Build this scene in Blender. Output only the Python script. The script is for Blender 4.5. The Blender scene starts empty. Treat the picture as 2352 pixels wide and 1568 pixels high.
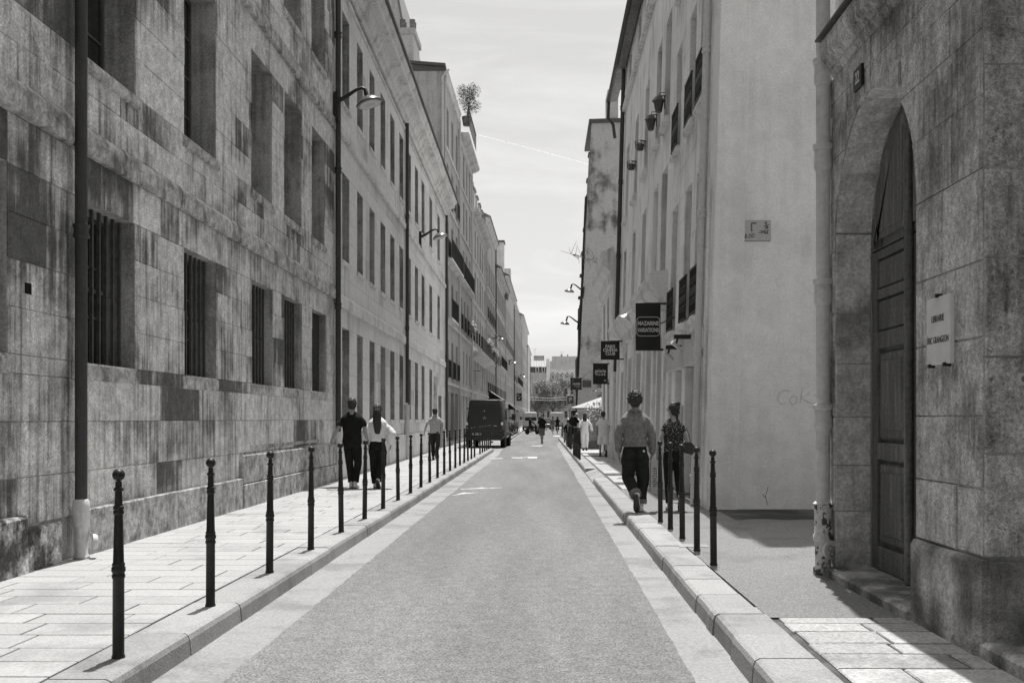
import bpy, bmesh, math, random
from mathutils import Vector, Matrix, noise, Euler
PI = math.pi
random.seed(7)
sc = bpy.context.scene
COL = sc.collection
# ---------------------------------------------------------------- camera, sky, sun, exposure
F, CX, CY, EYE = 2286.7, 1245.0, 962.0, 1.5      # focal length and axis measured in the photograph
cam = bpy.data.cameras.new('camera')
cam.lens, cam.sensor_width = 35.0, 36.0
cam.shift_x, cam.shift_y = -69 / 2352, 178 / 2352
cam.clip_start, cam.clip_end = .05, 6000
cam_o = bpy.data.objects.new('camera', cam)
COL.objects.link(cam_o)
cam_o.location, cam_o.rotation_euler = (0, 0, EYE), (PI / 2, 0, 0)
sc.camera = cam_o

SUN = Vector((.034, .275, 1)).normalized()
W = bpy.data.worlds.new('World')
sc.world = W
W.use_nodes = True
nt = W.node_tree
nt.nodes.clear()
def wn(t, **k):
    n = nt.nodes.new(t)
    for a, b in k.items():
        setattr(n, a, b)
    return n
sky = wn('ShaderNodeTexSky', sky_type='NISHITA', sun_disc=False)
sky.sun_elevation, sky.sun_rotation = math.asin(SUN.z), math.atan2(SUN.x, SUN.y)
sky.dust_density, sky.air_density = 3.0, 1.0
bw = wn('ShaderNodeRGBToBW')
nt.links.new(sky.outputs[0], bw.inputs[0])
tc = wn('ShaderNodeTexCoord')
mp = wn('ShaderNodeMapping')
mp.inputs['Scale'].default_value = (2.2, 2.2, 11)
mp.inputs['Rotation'].default_value = (.06, .16, 0)
nt.links.new(tc.outputs['Generated'], mp.inputs[0])
nz = wn('ShaderNodeTexNoise')
nz.inputs['Scale'].default_value, nz.inputs['Detail'].default_value, nz.inputs['Roughness'].default_value = 1.3, 7, .62
nz.inputs['Distortion'].default_value = .5
nt.links.new(mp.outputs[0], nz.inputs[0])
mr = wn('ShaderNodeMapRange')
for i, v in zip((1, 2, 3, 4), (.42, .78, 1.0, 1.3)):
    mr.inputs[i].default_value = v
nt.links.new(nz.outputs[0], mr.inputs[0])
mul = wn('ShaderNodeMath', operation='MULTIPLY')
nt.links.new(bw.outputs[0], mul.inputs[0])
nt.links.new(mr.outputs[0], mul.inputs[1])
tint = wn('ShaderNodeMixRGB', blend_type='MULTIPLY')
tint.inputs[0].default_value = 1
tint.inputs[2].default_value = (1, .995, .985, 1)
nt.links.new(mul.outputs[0], tint.inputs[1])
bg = wn('ShaderNodeBackground')
bg.inputs[1].default_value = .138
nt.links.new(tint.outputs[0], bg.inputs[0])
wo = wn('ShaderNodeOutputWorld')
nt.links.new(bg.outputs[0], wo.inputs[0])

sl = bpy.data.lights.new('sun', 'SUN')
sl.energy, sl.angle, sl.color = 4.2, math.radians(.5), (1, .992, .978)
sun = bpy.data.objects.new('sun', sl)
sun.rotation_euler = SUN.to_track_quat('Z', 'Y').to_euler()
sun.location = (20, 60, 120)
COL.objects.link(sun)
sc.view_settings.view_transform = 'Standard'
sc.view_settings.look = 'None'
sc.view_settings.exposure = 0.5
sc.view_settings.gamma = 1
sc.view_settings.use_curve_mapping = False
sc.cycles.max_bounces = 6
sc.cycles.diffuse_bounces = 4

# ---------------------------------------------------------------- helpers
def D(y): return 1.25 * y
def Yw(px, py, a, l=0.0, b=0.0):
    """distance at which the ray of a picture point meets the wall X = a + b*Y + l*Z"""
    return (a + l * EYE) / ((px - CX) / F - b - l * (CY - py) / F)
def Zp(py, Y): return EYE + (CY - py) / F * Y
def Xp(px, Y): return (px - CX) / F * Y
TMP = bpy.data.scenes.new('tmp')

def props(o, label=None, cat=None, group=None, kind=None):
    if label: o['label'] = label
    if cat: o['category'] = cat
    if group: o['group'] = group
    if kind: o['kind'] = kind
    return o
def thing(name, label, cat, loc=(0, 0, 0), rot=0, group=None, tilt=0, kind=None):
    o = bpy.data.objects.new(name, None)
    o.empty_display_size = .2
    o.location, o.rotation_euler = loc, (tilt, 0, rot)
    COL.objects.link(o)
    return props(o, label, cat, group, kind)
def part(name, me, par=None, loc=(0, 0, 0), rot=(0, 0, 0), kind=None, label=None):
    o = bpy.data.objects.new(name, me)
    COL.objects.link(o)
    o.parent = par
    o.location, o.rotation_euler = loc, rot
    return props(o, label, kind=kind)
def copy_tree(o, par=None):
    c = o.copy()
    COL.objects.link(c)
    c.parent = par
    for ch in o.children:
        copy_tree(ch, c)
    return c

class MB:
    def __init__(s): s.v, s.f, s.m, s.mi = [], [], [], 0
    def add(s, vs, fs):
        n = len(s.v)
        s.v += [tuple(v) for v in vs]
        s.f += [tuple(i + n for i in f) for f in fs]
        s.m += [s.mi] * len(fs)
        return s
    def quad(s, a, b, c, d): return s.add((a, b, c, d), ((0, 1, 2, 3),))
    def box(s, x0, x1, y0, y1, z0, z1):
        return s.add([(x0, y0, z0), (x1, y0, z0), (x1, y1, z0), (x0, y1, z0), (x0, y0, z1), (x1, y0, z1), (x1, y1, z1), (x0, y1, z1)],
                     [(0, 3, 2, 1), (4, 5, 6, 7), (0, 1, 5, 4), (1, 2, 6, 5), (2, 3, 7, 6), (3, 0, 4, 7)])
    def plate(s, x0, x1, z0, z1, y0, y1, c=.008, j=0):
        """wall stone: front face at y0 with a chamfer of c, back at y1"""
        r = lambda: random.uniform(-j, j)
        a = [(x0 + c + r(), y0, z0 + c + r()), (x1 - c + r(), y0, z0 + c + r()), (x1 - c + r(), y0, z1 - c + r()), (x0 + c + r(), y0, z1 - c + r())]
        ym = y0 + c
        b = [(x0, ym, z0), (x1, ym, z0), (x1, ym, z1), (x0, ym, z1)]
        d = [(x0, y1, z0), (x1, y1, z0), (x1, y1, z1), (x0, y1, z1)]
        fs = [(0, 1, 2, 3)]
        for i in range(4):
            k = (i + 1) % 4
            fs += [(i, i + 4, k + 4, k), (i + 4, i + 8, k + 8, k + 4)]
        return s.add(a + b + d, fs)
    def slab(s, x0, x1, y0, y1, z0, z1, c=.008, j=0, skew=0):
        r = lambda: random.uniform(-j, j)
        top = [(x0 + c + r(), y0 + c + r(), z1), (x1 - c + r(), y0 + c + r() + skew, z1), (x1 - c + r(), y1 - c + r() + skew, z1), (x0 + c + r(), y1 - c + r(), z1)]
        b = [(x0, y0, z1 - c), (x1, y0 + skew, z1 - c), (x1, y1 + skew, z1 - c), (x0, y1, z1 - c)]
        d = [(x, y, z0) for x, y, z in b]
        fs = [(0, 1, 2, 3)]
        for i in range(4):
            k = (i + 1) % 4
            fs += [(i, i + 4, k + 4, k), (i + 4, i + 8, k + 8, k + 4)]
        return s.add(top + b + d, fs)
    def tube(s, path, r, n=8, cap=True, side=None):
        """swept tube; r is a number, a list of numbers or a list of (side, other) radii"""
        P = [Vector(p) for p in path]
        R = r if isinstance(r, (list, tuple)) else [r] * len(P)
        R = [(q, q) if not isinstance(q, (list, tuple)) else q for q in R]
        vs, u = [], None
        for i, p in enumerate(P):
            t = (P[min(i + 1, len(P) - 1)] - P[max(i - 1, 0)]).normalized()
            if side is not None:
                u = Vector(side)
            elif u is None:
                u = Vector((1, 0, 0)) if abs(t.x) < .8 else Vector((0, 0, 1))
            u = (u - t * u.dot(t)).normalized()
            w = t.cross(u)
            for k in range(n):
                a = 2 * PI * k / n
                vs.append(p + u * math.cos(a) * R[i][0] + w * math.sin(a) * R[i][1])
        fs = [(i * n + k, i * n + (k + 1) % n, (i + 1) * n + (k + 1) % n, (i + 1) * n + k) for i in range(len(P) - 1) for k in range(n)]
        if cap:
            fs += [tuple(range(n))[::-1], tuple((len(P) - 1) * n + k for k in range(n))]
        return s.add(vs, fs)
    def lathe(s, prof, n=12, c=(0, 0, 0), axis='z'):
        vs, fs = [], []
        for r, z in prof:
            for k in range(n):
                a = 2 * PI * k / n
                p = (r * math.cos(a), r * math.sin(a), z)
                if axis == 'y': p = (p[0], p[2], p[1])
                if axis == 'x': p = (p[2], p[0], p[1])
                vs.append((c[0] + p[0], c[1] + p[1], c[2] + p[2]))
        for i in range(len(prof) - 1):
            for k in range(n):
                fs.append((i * n + k, i * n + (k + 1) % n, (i + 1) * n + (k + 1) % n, (i + 1) * n + k))
        fs += [tuple(range(n))[::-1], tuple((len(prof) - 1) * n + k for k in range(n))]
        return s.add(vs, fs)
    def ell(s, c, r, n=12, m=8, rot=None):
        prof = [(max(.004, math.sin(PI * i / m)), -math.cos(PI * i / m)) for i in range(m + 1)]
        t = MB().lathe(prof, n)
        Mx = rot or Matrix()
        return s.add([Vector(c) + Mx @ Vector((v[0] * r[0], v[1] * r[1], v[2] * r[2])) for v in t.v], t.f)
    def prism(s, poly, a, b, axis='y'):
        """polygon of 2-D points extruded from a to b along an axis; x: (y,z), y: (x,z), z: (x,y)"""
        f = {'x': lambda p, d: (d, p[0], p[1]), 'y': lambda p, d: (p[0], d, p[1]), 'z': lambda p, d: (p[0], p[1], d)}[axis]
        n = len(poly)
        vs = [f(p, a) for p in poly] + [f(p, b) for p in poly]
        fs = [tuple(range(n))[::-1], tuple(range(n, 2 * n))] + [(i, (i + 1) % n, n + (i + 1) % n, n + i) for i in range(n)]
        return s.add(vs, fs)
    def torus(s, c, R, r, n=20, m=6, axis='x'):
        vs, fs = [], []
        for i in range(n):
            a = 2 * PI * i / n
            for k in range(m):
                b = 2 * PI * k / m
                q = R + r * math.cos(b)
                p = (q * math.cos(a), q * math.sin(a), r * math.sin(b))
                p = {'x': (p[2], p[0], p[1]), 'y': (p[0], p[2], p[1]), 'z': p}[axis]
                vs.append((c[0] + p[0], c[1] + p[1], c[2] + p[2]))
        for i in range(n):
            for k in range(m):
                fs.append((i * m + k, i * m + (k + 1) % m, ((i + 1) % n) * m + (k + 1) % m, ((i + 1) % n) * m + k))
        return s.add(vs, fs)
    def xf(s, Mx):
        s.v = [tuple(Mx @ Vector(v)) for v in s.v]
        return s
    def mesh(s, name, mats, smooth=False, angle=None):
        me = bpy.data.meshes.new(name)
        me.from_pydata(s.v, [], s.f)
        for m in (mats if isinstance(mats, (list, tuple)) else [mats]):
            me.materials.append(m)
        if any(s.m):
            me.polygons.foreach_set('material_index', s.m)
        if smooth:
            me.polygons.foreach_set('use_smooth', [True] * len(s.f))
            if angle:
                bm = bmesh.new()
                bm.from_mesh(me)
                bmesh.ops.recalc_face_normals(bm, faces=bm.faces)
                for e in bm.edges:
                    if len(e.link_faces) == 2 and e.calc_face_angle(0) > math.radians(angle):
                        e.smooth = False
                bm.to_mesh(me)
                bm.free()
        return me
    def build(s, name, mats, par=None, loc=(0, 0, 0), rot=(0, 0, 0), smooth=False, kind=None, label=None, angle=None):
        return part(name, s.mesh(name, mats, smooth, angle), par, loc, rot, kind, label)

def evaluated(me_or_curve, mods=()):
    o = bpy.data.objects.new('t', me_or_curve)
    TMP.collection.objects.link(o)
    for t, kw in mods:
        m = o.modifiers.new(t, t)
        for a, b in kw.items():
            setattr(m, a, b)
    with bpy.context.temp_override(scene=TMP, view_layer=TMP.view_layers[0]):
        dg = bpy.context.evaluated_depsgraph_get()
        me = bpy.data.meshes.new_from_object(o.evaluated_get(dg))
    bpy.data.objects.remove(o)
    return me
def lettering(s, size, par, loc, m, rot=(PI / 2, 0, 0), sx=1.0, ext=.0015, off=0, align='CENTER', space=1, line=1, name='lettering'):
    c = bpy.data.curves.new('t', 'FONT')
    c.body, c.size, c.extrude, c.offset = s, size, ext, off
    c.align_x, c.align_y, c.space_character, c.space_line = align, 'CENTER', space, line
    c.resolution_u = 4
    me = evaluated(c)
    me.materials.clear()
    me.materials.append(m)
    me.transform(Matrix.Diagonal((sx, 1, 1, 1)))
    return part(name, me, par, loc, rot)

# ---------------------------------------------------------------- materials
class G:
    def __init__(s, name, obj=False):
        s.mat = bpy.data.materials.new(name)
        s.mat.use_nodes = True
        s.t = s.mat.node_tree
        s.b = s.t.nodes['Principled BSDF']
        if obj:
            s.P = s.t.nodes.new('ShaderNodeTexCoord').outputs['Object']
        else:
            s.P = s.t.nodes.new('ShaderNodeNewGeometry').outputs['Position']
    def link(s, a, b):
        if isinstance(a, (int, float)):
            b.default_value = a
        else:
            s.t.links.new(a, b)
    def m(s, op, a, b=0.0, clamp=False):
        n = s.t.nodes.new('ShaderNodeMath')
        n.operation, n.use_clamp = op, clamp
        s.link(a, n.inputs[0])
        s.link(b, n.inputs[1])
        return n.outputs[0]
    def noise(s, scale, stretch=(1, 1, 1), detail=5, rough=.6, dist=0):
        v = s.t.nodes.new('ShaderNodeVectorMath')
        v.operation = 'MULTIPLY'
        s.t.links.new(s.P, v.inputs[0])
        v.inputs[1].default_value = stretch
        n = s.t.nodes.new('ShaderNodeTexNoise')
        n.inputs['Scale'].default_value, n.inputs['Detail'].default_value = scale, detail
        n.inputs['Roughness'].default_value, n.inputs['Distortion'].default_value = rough, dist
        s.t.links.new(v.outputs[0], n.inputs[0])
        return n.outputs[0]
    def voro(s, scale):
        n = s.t.nodes.new('ShaderNodeTexVoronoi')
        n.inputs['Scale'].default_value = scale
        s.t.links.new(s.P, n.inputs['Vector'])
        return n
    def smooth(s, x, a, b, lo=0.0, hi=1.0):
        n = s.t.nodes.new('ShaderNodeMapRange')
        n.interpolation_type = 'SMOOTHSTEP'
        s.link(x, n.inputs[0])
        for i, v in zip((1, 2, 3, 4), (a, b, lo, hi)):
            s.link(v, n.inputs[i])
        return n.outputs[0]
    def rnd(s):
        a = s.t.nodes.new('ShaderNodeObjectInfo').outputs['Random']
        b = s.t.nodes.new('ShaderNodeNewGeometry').outputs['Random Per Island']
        return s.m('FRACT', s.m('ADD', s.m('MULTIPLY', a, 7.31), s.m('MULTIPLY', b, 5.17)))
    def finish(s, v, rough=.85, spec=.3, metal=0, bump=None, bd=.004, bstr=1.0):
        c = s.t.nodes.new('ShaderNodeCombineColor')
        s.link(v, c.inputs[0])
        s.link(s.m('MULTIPLY', v, .994), c.inputs[1])
        s.link(s.m('MULTIPLY', v, .984), c.inputs[2])
        s.t.links.new(c.outputs[0], s.b.inputs['Base Color'])
        s.link(rough, s.b.inputs['Roughness'])
        s.b.inputs['Specular IOR Level'].default_value = spec
        s.b.inputs['Metallic'].default_value = metal
        if bump is not None:
            n = s.t.nodes.new('ShaderNodeBump')
            n.inputs['Strength'].default_value, n.inputs['Distance'].default_value = bstr, bd
            s.link(bump, n.inputs['Height'])
            s.t.links.new(n.outputs[0], s.b.inputs['Normal'])
        return s.mat

def weathered(name, clean, dirty=None, t=(.5, .65), wb=.5, bs=.8, ws=.5, ss=1.0, wr=0, tone=0, grain=.25, gs=45, rough=.88, spec=.2,
              bd=.004, obj=False, streak=(5, 5, .28), bs2=None, pit=0, fine=0, near=None, mid=0, ms=8):
    """stone, plaster, paint: clean colour, dirt in blotches and downward streaks, tone per stone, grain and relief"""
    g = G(name, obj)
    v = clean
    fine_n = g.noise(gs, detail=4, rough=.65)
    if dirty is not None:
        x = g.m('MULTIPLY', g.noise(bs, detail=7, rough=.62), wb)
        if ws: x = g.m('ADD', x, g.m('MULTIPLY', g.noise(ss, streak, detail=5, rough=.6), ws))
        if wr: x = g.m('ADD', x, g.smooth(g.rnd(), .74, .92, 0, wr))
        if near:                                        # the older end of the wall is dirtier
            sx = g.t.nodes.new('ShaderNodeSeparateXYZ')
            g.t.links.new(g.P, sx.inputs[0])
            x = g.m('ADD', x, g.smooth(sx.outputs[1], near[0], near[1], 0, near[2]))
        v = g.smooth(x, t[0], t[1], clean, dirty)
    if tone: v = g.m('MULTIPLY', v, g.m('ADD', g.m('MULTIPLY', g.rnd(), tone), 1 - tone / 2))
    if grain: v = g.m('MULTIPLY', v, g.smooth(fine_n, .3, .7, 1 - grain, 1 + grain))
    if mid: v = g.m('MULTIPLY', v, g.smooth(g.noise(ms, detail=8, rough=.72), .36, .64, 1 - mid, 1 + mid * .7))
    if fine: v = g.m('MULTIPLY', v, g.smooth(g.noise(gs * 3.1, detail=2), .32, .68, 1 - fine, 1 + fine))
    h = fine_n
    if bs2: h = g.m('ADD', h, g.m('MULTIPLY', g.noise(bs2, detail=5), 1.6))
    if pit:
        p = g.smooth(g.noise(26, detail=2), .64, .72)
        v = g.m('MULTIPLY', v, g.m('SUBTRACT', 1, g.m('MULTIPLY', p, pit)))
        h = g.m('SUBTRACT', h, g.m('MULTIPLY', p, 1.5))
    return g.finish(v, rough, spec, bump=h, bd=bd)
def plain(name, v, rough=.6, spec=.4, metal=0, var=.12, gs=20, obj=True, bd=.001):
    g = G(name, obj)
    n = g.noise(gs, detail=4)
    return g.finish(g.m('MULTIPLY', g.smooth(n, .3, .7, 1 - var, 1 + var), v), rough, spec, metal, n, bd)

MT = {}
MT['dirty_limestone'] = weathered('dirty_limestone', .68, .11, (.46, .66), .62, .75, .38, 2.4, .12, .16, .26, 38, bd=.004, bs2=9, fine=.26, near=(13, 8, .06), mid=.22, ms=7)
MT['dirty_course'] = weathered('dirty_course', .50, .18, (.44, .64), .6, 3.6, .4, 2.6, 0, .14, .24, 40, bd=.001, fine=.22, streak=(2, 2, .5), mid=.35, ms=9)
MT['old_base'] = weathered('old_base', .56, .08, (.42, .56), .85, 2.6, .15, 1.9, 0, .2, .30, 30, bd=.006, bs2=6, fine=.2, mid=.4, ms=10)
MT['limestone'] = weathered('limestone', .74, .42, (.43, .66), .5, .5, .40, 1.3, .10, .12, .14, 40, bd=.0015, mid=.10)
MT['limestone_trim'] = weathered('limestone_trim', .72, .42, (.46, .64), .5, 1.2, .5, 1.6, 0, .10, .14, 40, bd=.0015)
MT['pale_mortar'] = weathered('pale_mortar', .42, .22, (.42, .62), 1, 2, 0, 2, 0, 0, .2, 50)
MT['mortar'] = weathered('mortar', .30, .14, (.4, .65), .6, 2, .4, 2, 0, 0, .2, 50)
MT['portal_stone'] = weathered('portal_stone', .51, .15, (.43, .67), .66, 1.2, .34, 3.0, .05, .22, .24, 34, mid=.25, ms=7, bd=.003, bs2=14, pit=.35, fine=.28, streak=(7, 7, .7))
MT['portal_plinth'] = weathered('portal_plinth', .54, .13, (.43, .60), .85, 2.0, .15, 2.0, 0, .15, .2, 30, bd=.003, bs2=9, pit=.25, fine=.2, streak=(3, 3, .6), mid=.4, ms=8)
MT['jamb_stone'] = weathered('jamb_stone', .62, .30, (.44, .66), .8, 1.6, .2, 3, 0, .25, .2, 34, mid=.2, bd=.002, fine=.2)
MT['plaster'] = weathered('plaster', .80, .64, (.42, .70), .7, .6, .3, 1.2, 0, 0, .07, 30, bd=.003, bs2=3, fine=.05, mid=.06, ms=3)
MT['facade_plaster'] = weathered('facade_plaster', .80, .46, (.46, .66), .5, .7, .5, 1.2, 0, .08, .10, 30, bd=.003)
MT['stained_plaster'] = weathered('stained_plaster', .52, .10, (.48, .60), .75, .34, .25, .6, 0, 0, .12, 12, bd=.004, streak=(3, 3, .4))
for i, (a, b) in enumerate(((.66, .42), (.56, .36), (.74, .50), (.50, .30), (.60, .38))):
    MT['town%d' % i] = weathered('town_plaster_%s' % 'abcde'[i], a, b, (.44, .66), .5, .4, .5, .7, 0, 0, .10, 12, bd=.003)
MT['slate'] = weathered('roof_slate', .20, .13, (.4, .7), .8, .8, .2, 1, 0, .3, .25, 9, bd=.006)
MT['zinc'] = plain('roof_zinc', .25, .55, .4, 0, .10, 3, False)
MT['lead'] = plain('dark_flashing', .10, .6, .3, 0, .2, 9, False)
MT['kerb'] = weathered('kerb_granite', .30, .21, (.45, .65), .7, 1.3, .3, 1, 0, .18, .16, 50, bd=.004, fine=.14)
MT['slab'] = weathered('pavement_slab', .35, .235, (.45, .68), .9, 1.1, 0, 1, .08, .16, .14, 60, bd=.003, fine=.12)
MT['old_slab'] = weathered('old_slab', .38, .20, (.44, .66), .8, 1.4, 0, 1, .15, .34, .24, 40, bd=.004, fine=.12)
MT['joint'] = weathered('joint_mortar', .12, .07, (.42, .6), 1, 3, 0, 1, 0, 0, .2, 60)
MT['gutter'] = weathered('gutter_concrete', .265, .195, (.47, .62), 1, 1.1, 0, 1, 0, 0, .16, 40, bd=.003, fine=.12)
g = G('asphalt')
sp = g.voro(105)
lum = g.m('ADD', g.m('MULTIPLY', sp.outputs['Color'], .62), g.m('MULTIPLY', g.noise(170, detail=3), .5))
v = g.smooth(lum, .18, .92, .08, .26)
v = g.m('MULTIPLY', v, g.smooth(g.noise(.9, (1, .12, 1), detail=6), .3, .7, .82, 1.14))
v = g.m('MULTIPLY', v, g.smooth(g.noise(7, detail=4), .3, .7, .9, 1.1))
MT['asphalt'] = g.finish(v, .9, .15, bump=sp.outputs['Distance'], bd=.004)
MT['pave_asphalt'] = weathered('footway_asphalt', .185, .12, (.44, .66), .9, .9, 0, 1, 0, 0, .36, 75, bd=.003, fine=.34)
MT['wet_asphalt'] = weathered('damp_asphalt', .03, .10, (.42, .60), 1, 1.1, 0, 1, 0, 0, .2, 90, rough=.6, bd=.003, streak=(1, 1, 1))
MT['paint'] = weathered('road_paint', .55, .26, (.52, .62), 1, 9, 0, 1, 0, 0, .1, 60)
MT['iron'] = plain('black_iron', .018, .45, .35, 0, .3, 12)
MT['dark_pipe'] = weathered('dark_pipe_paint', .045, .09, (.5, .7), .5, 2, .5, 3, 0, 0, .15, 20, rough=.55, spec=.4)
MT['pale_pipe'] = weathered('pale_pipe_paint', .60, .40, (.52, .66), .5, 3, .5, 2, 0, 0, .08, 20, rough=.5, spec=.4)
MT['peeling'] = weathered('peeling_paint', .58, .09, (.54, .565), .8, 8, .2, 6, 0, 0, .15, 20, rough=.6, bd=.006)
MT['door_wood'] = weathered('door_wood', .11, .21, (.45, .65), .3, 2, .7, 3, 0, .15, .25, 30, rough=.5, spec=.4, bd=.002, streak=(9, 9, .5))
MT['bar_iron'] = plain('weathered_bar_iron', .07, .6, .4, 0, .3, 14, False)
MT['reveal_stone'] = weathered('reveal_stone', .42, .2, (.42, .62), .6, 1.4, .4, 2, 0, 0, .22, 34, bd=.003, fine=.2)
MT['glass'] = plain('window_glass', .018, .07, .6, 0, .05, 1, False)
MT['frame_dark'] = plain('dark_window_paint', .085, .5, .4, 0, .2, 10, False)
MT['frame_pale'] = plain('pale_window_paint', .55, .5, .4, 0, .1, 10, False)
MT['shutter'] = plain('grey_shutter_paint', .42, .6, .3, 0, .08, 8, False)
MT['hole_shade'] = plain('painted_hole_shade', .012, .9, .1)
MT['sign_black'] = plain('sign_black', .010, .4, .4, 0, .2, 6)
MT['letter'] = plain('letter_white', .62, .6, .3, 0, .04)
MT['letter_dim'] = plain('letter_grey', .30, .6, .3, 0, .04)
MT['letter_dark'] = plain('letter_black', .035, .6, .3, 0, .04)
MT['plaque'] = plain('plaque_stone', .64, .45, .4, 0, .08, 7)
MT['lamp_metal'] = plain('lamp_metal', .05, .25, .6, 0, .1)
MT['lamp_top'] = plain('lamp_polished', .25, .22, .7, .6, .1)
MT['lamp_glass'] = plain('lamp_diffuser', .62, .35, .5, 0, .05)
MT['skin'] = plain('skin', .30, .6, .35, 0, .06, 14)
MT['hair'] = plain('dark_hair', .018, .5, .5, 0, .5, 60)
MT['curls'] = plain('curly_hair', .035, .6, .4, 0, .7, 70)
MT['black_cloth'] = plain('black_cloth', .014, .9, .2, 0, .3, 12)
MT['dark_denim'] = plain('dark_denim', .022, .9, .2, 0, .35, 30)
MT['grey_denim'] = plain('denim_jacket_cloth', .19, .9, .2, 0, .25, 22)
MT['white_cloth'] = plain('white_cloth', .72, .9, .2, 0, .06, 10)
MT['grey_cloth'] = plain('grey_cloth', .40, .9, .2, 0, .1, 14)
MT['dim_cloth'] = plain('mid_grey_cloth', .16, .9, .2, 0, .2, 14)
MT['shoe_white'] = plain('trainer_leather', .6, .6, .4, 0, .25, 40)
MT['shoe_dark'] = plain('dark_rubber', .05, .8, .3, 0, .25, 30)
g = G('floral_cloth', True)
fv = g.voro(34)
fl = g.smooth(fv.outputs['Distance'], .22, .42, 1, 0)
MT['floral'] = g.finish(g.m('ADD', g.m('MULTIPLY', g.m('MULTIPLY', fl, g.smooth(g.noise(40), .40, .58)), .30), .03), .9, .2)
MT['van_paint'] = plain('van_black_paint', .022, .22, .5, 0, .08, 2)
MT['van_white'] = plain('van_white_paint', .55, .3, .5, 0, .04, 2)
MT['car_grey'] = plain('car_grey_paint', .20, .25, .5, .2, .05, 2)
MT['rubber'] = plain('tyre_rubber', .02, .85, .2)
MT['chrome'] = plain('bright_metal', .55, .25, .6, .9, .05)
MT['tail_lens'] = plain('lamp_lens', .10, .2, .6, 0, .1)
MT['bright_lens'] = plain('bright_lens', .8, .15, .8, 0, .05)
MT['plate'] = plain('number_plate', .40, .5, .3, 0, .05)
MT['parasol'] = plain('parasol_canvas', .42, .85, .2, 0, .06, 6)
MT['bark'] = weathered('tree_bark', .20, .08, (.4, .6), 1, 3, 0, 1, 0, 0, .3, 20, bd=.01)
def leaves(name, a, b):
    g = G(name)
    r = g.rnd()
    m = g.finish(g.m('ADD', g.m('MULTIPLY', r, b - a), a), .55, .4)
    g.b.inputs['Transmission Weight'].default_value = 0
    return m
MT['leaf'] = leaves('tree_leaf', .06, .36)
MT['bush_leaf'] = leaves('bush_leaf', .08, .40)
MT['flower'] = leaves('flower_petal', .12, .75)
MT['tile_light'] = plain('mosaic_light_tile', .72, .4, .4, 0, .06, 30)
MT['tile_dark'] = plain('mosaic_dark_tile', .17, .4, .4, 0, .3, 30)
MT['scrawl'] = plain('faded_spray', .60, .9, .1)
MT['graffiti'] = plain('black_spray', .07, .9, .1)
g = G('vapour')
tb = g.t.nodes.new('ShaderNodeBsdfTranslucent')
tb.inputs[0].default_value = (.86, .86, .855, 1)
g.t.links.new(tb.outputs[0], g.t.nodes['Material Output'].inputs[0])
MT['cloud'] = g.mat
MT['terracotta'] = weathered('chimney_pot', .22, .14, (.4, .6), 1, 3, 0, 1, 0, 0, .2, 10)
# ---------------------------------------------------------------- facade tools (local x along the wall, y inward, z up)
def wall_faces(mb, u0, u1, z0, z1, holes, rd=.3, y=0.0):
    us = sorted({u0, u1} | {min(max(h[i], u0), u1) for h in holes for i in (0, 1)})
    zs = sorted({z0, z1} | {min(max(h[i], z0), z1) for h in holes for i in (2, 3)})
    for a, b in zip(us, us[1:]):
        for c, d in zip(zs, zs[1:]):
            m, n = (a + b) / 2, (c + d) / 2
            if any(h[0] < m < h[1] and h[2] < n < h[3] for h in holes): continue
            mb.quad((a, y, c), (b, y, c), (b, y, d), (a, y, d))
    for a, b, c, d in holes:
        e = y + rd
        mb.quad((a, y, c), (a, e, c), (a, e, d), (a, y, d))
        mb.quad((b, y, c), (b, y, d), (b, e, d), (b, e, c))
        mb.quad((a, y, c), (b, y, c), (b, e, c), (a, e, c))
        mb.quad((a, y, d), (a, e, d), (b, e, d), (b, y, d))
        mb.quad((a, e + .12, c), (b, e + .12, c), (b, e + .12, d), (a, e + .12, d))
def body_box(mb, u0, u1, z0, z1, dp, y=0.0):
    mb.quad((u0, y, z0), (u0, y, z1), (u0, dp, z1), (u0, dp, z0))
    mb.quad((u1, y, z0), (u1, dp, z0), (u1, dp, z1), (u1, y, z1))
    mb.quad((u0, dp, z0), (u0, dp, z1), (u1, dp, z1), (u1, dp, z0))
    mb.quad((u0, y, z1), (u1, y, z1), (u1, dp, z1), (u0, dp, z1))
def minus(r, h):
    a, b, c, d = r
    p, q, s, t = h
    if q <= a or p >= b or t <= c or s >= d: return [r]
    out = []
    if a < p: out.append((a, p, c, d))
    if b > q: out.append((q, b, c, d))
    if c < s: out.append((max(a, p), min(b, q), c, s))
    if d > t: out.append((max(a, p), min(b, q), t, d))
    return out
def ashlar(u0, u1, zs, holes, lmin=.6, lmax=1.15, seed=1, gap=.005):
    R = random.Random(seed)
    out = []
    for c, d in zip(zs, zs[1:]):
        u = u0
        while u < u1 - .01:
            w = R.uniform(lmin, lmax)
            e = u + w if u + w < u1 - .3 else u1
            rs = [(u, e, c, d)]
            for h in holes:
                rs = [q for r in rs for q in minus(r, h)]
            out += [(a + gap, b - gap, s + gap, t - gap) for a, b, s, t in rs if b - a > .07 and t - s > .07]
            u = e
    return out
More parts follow.
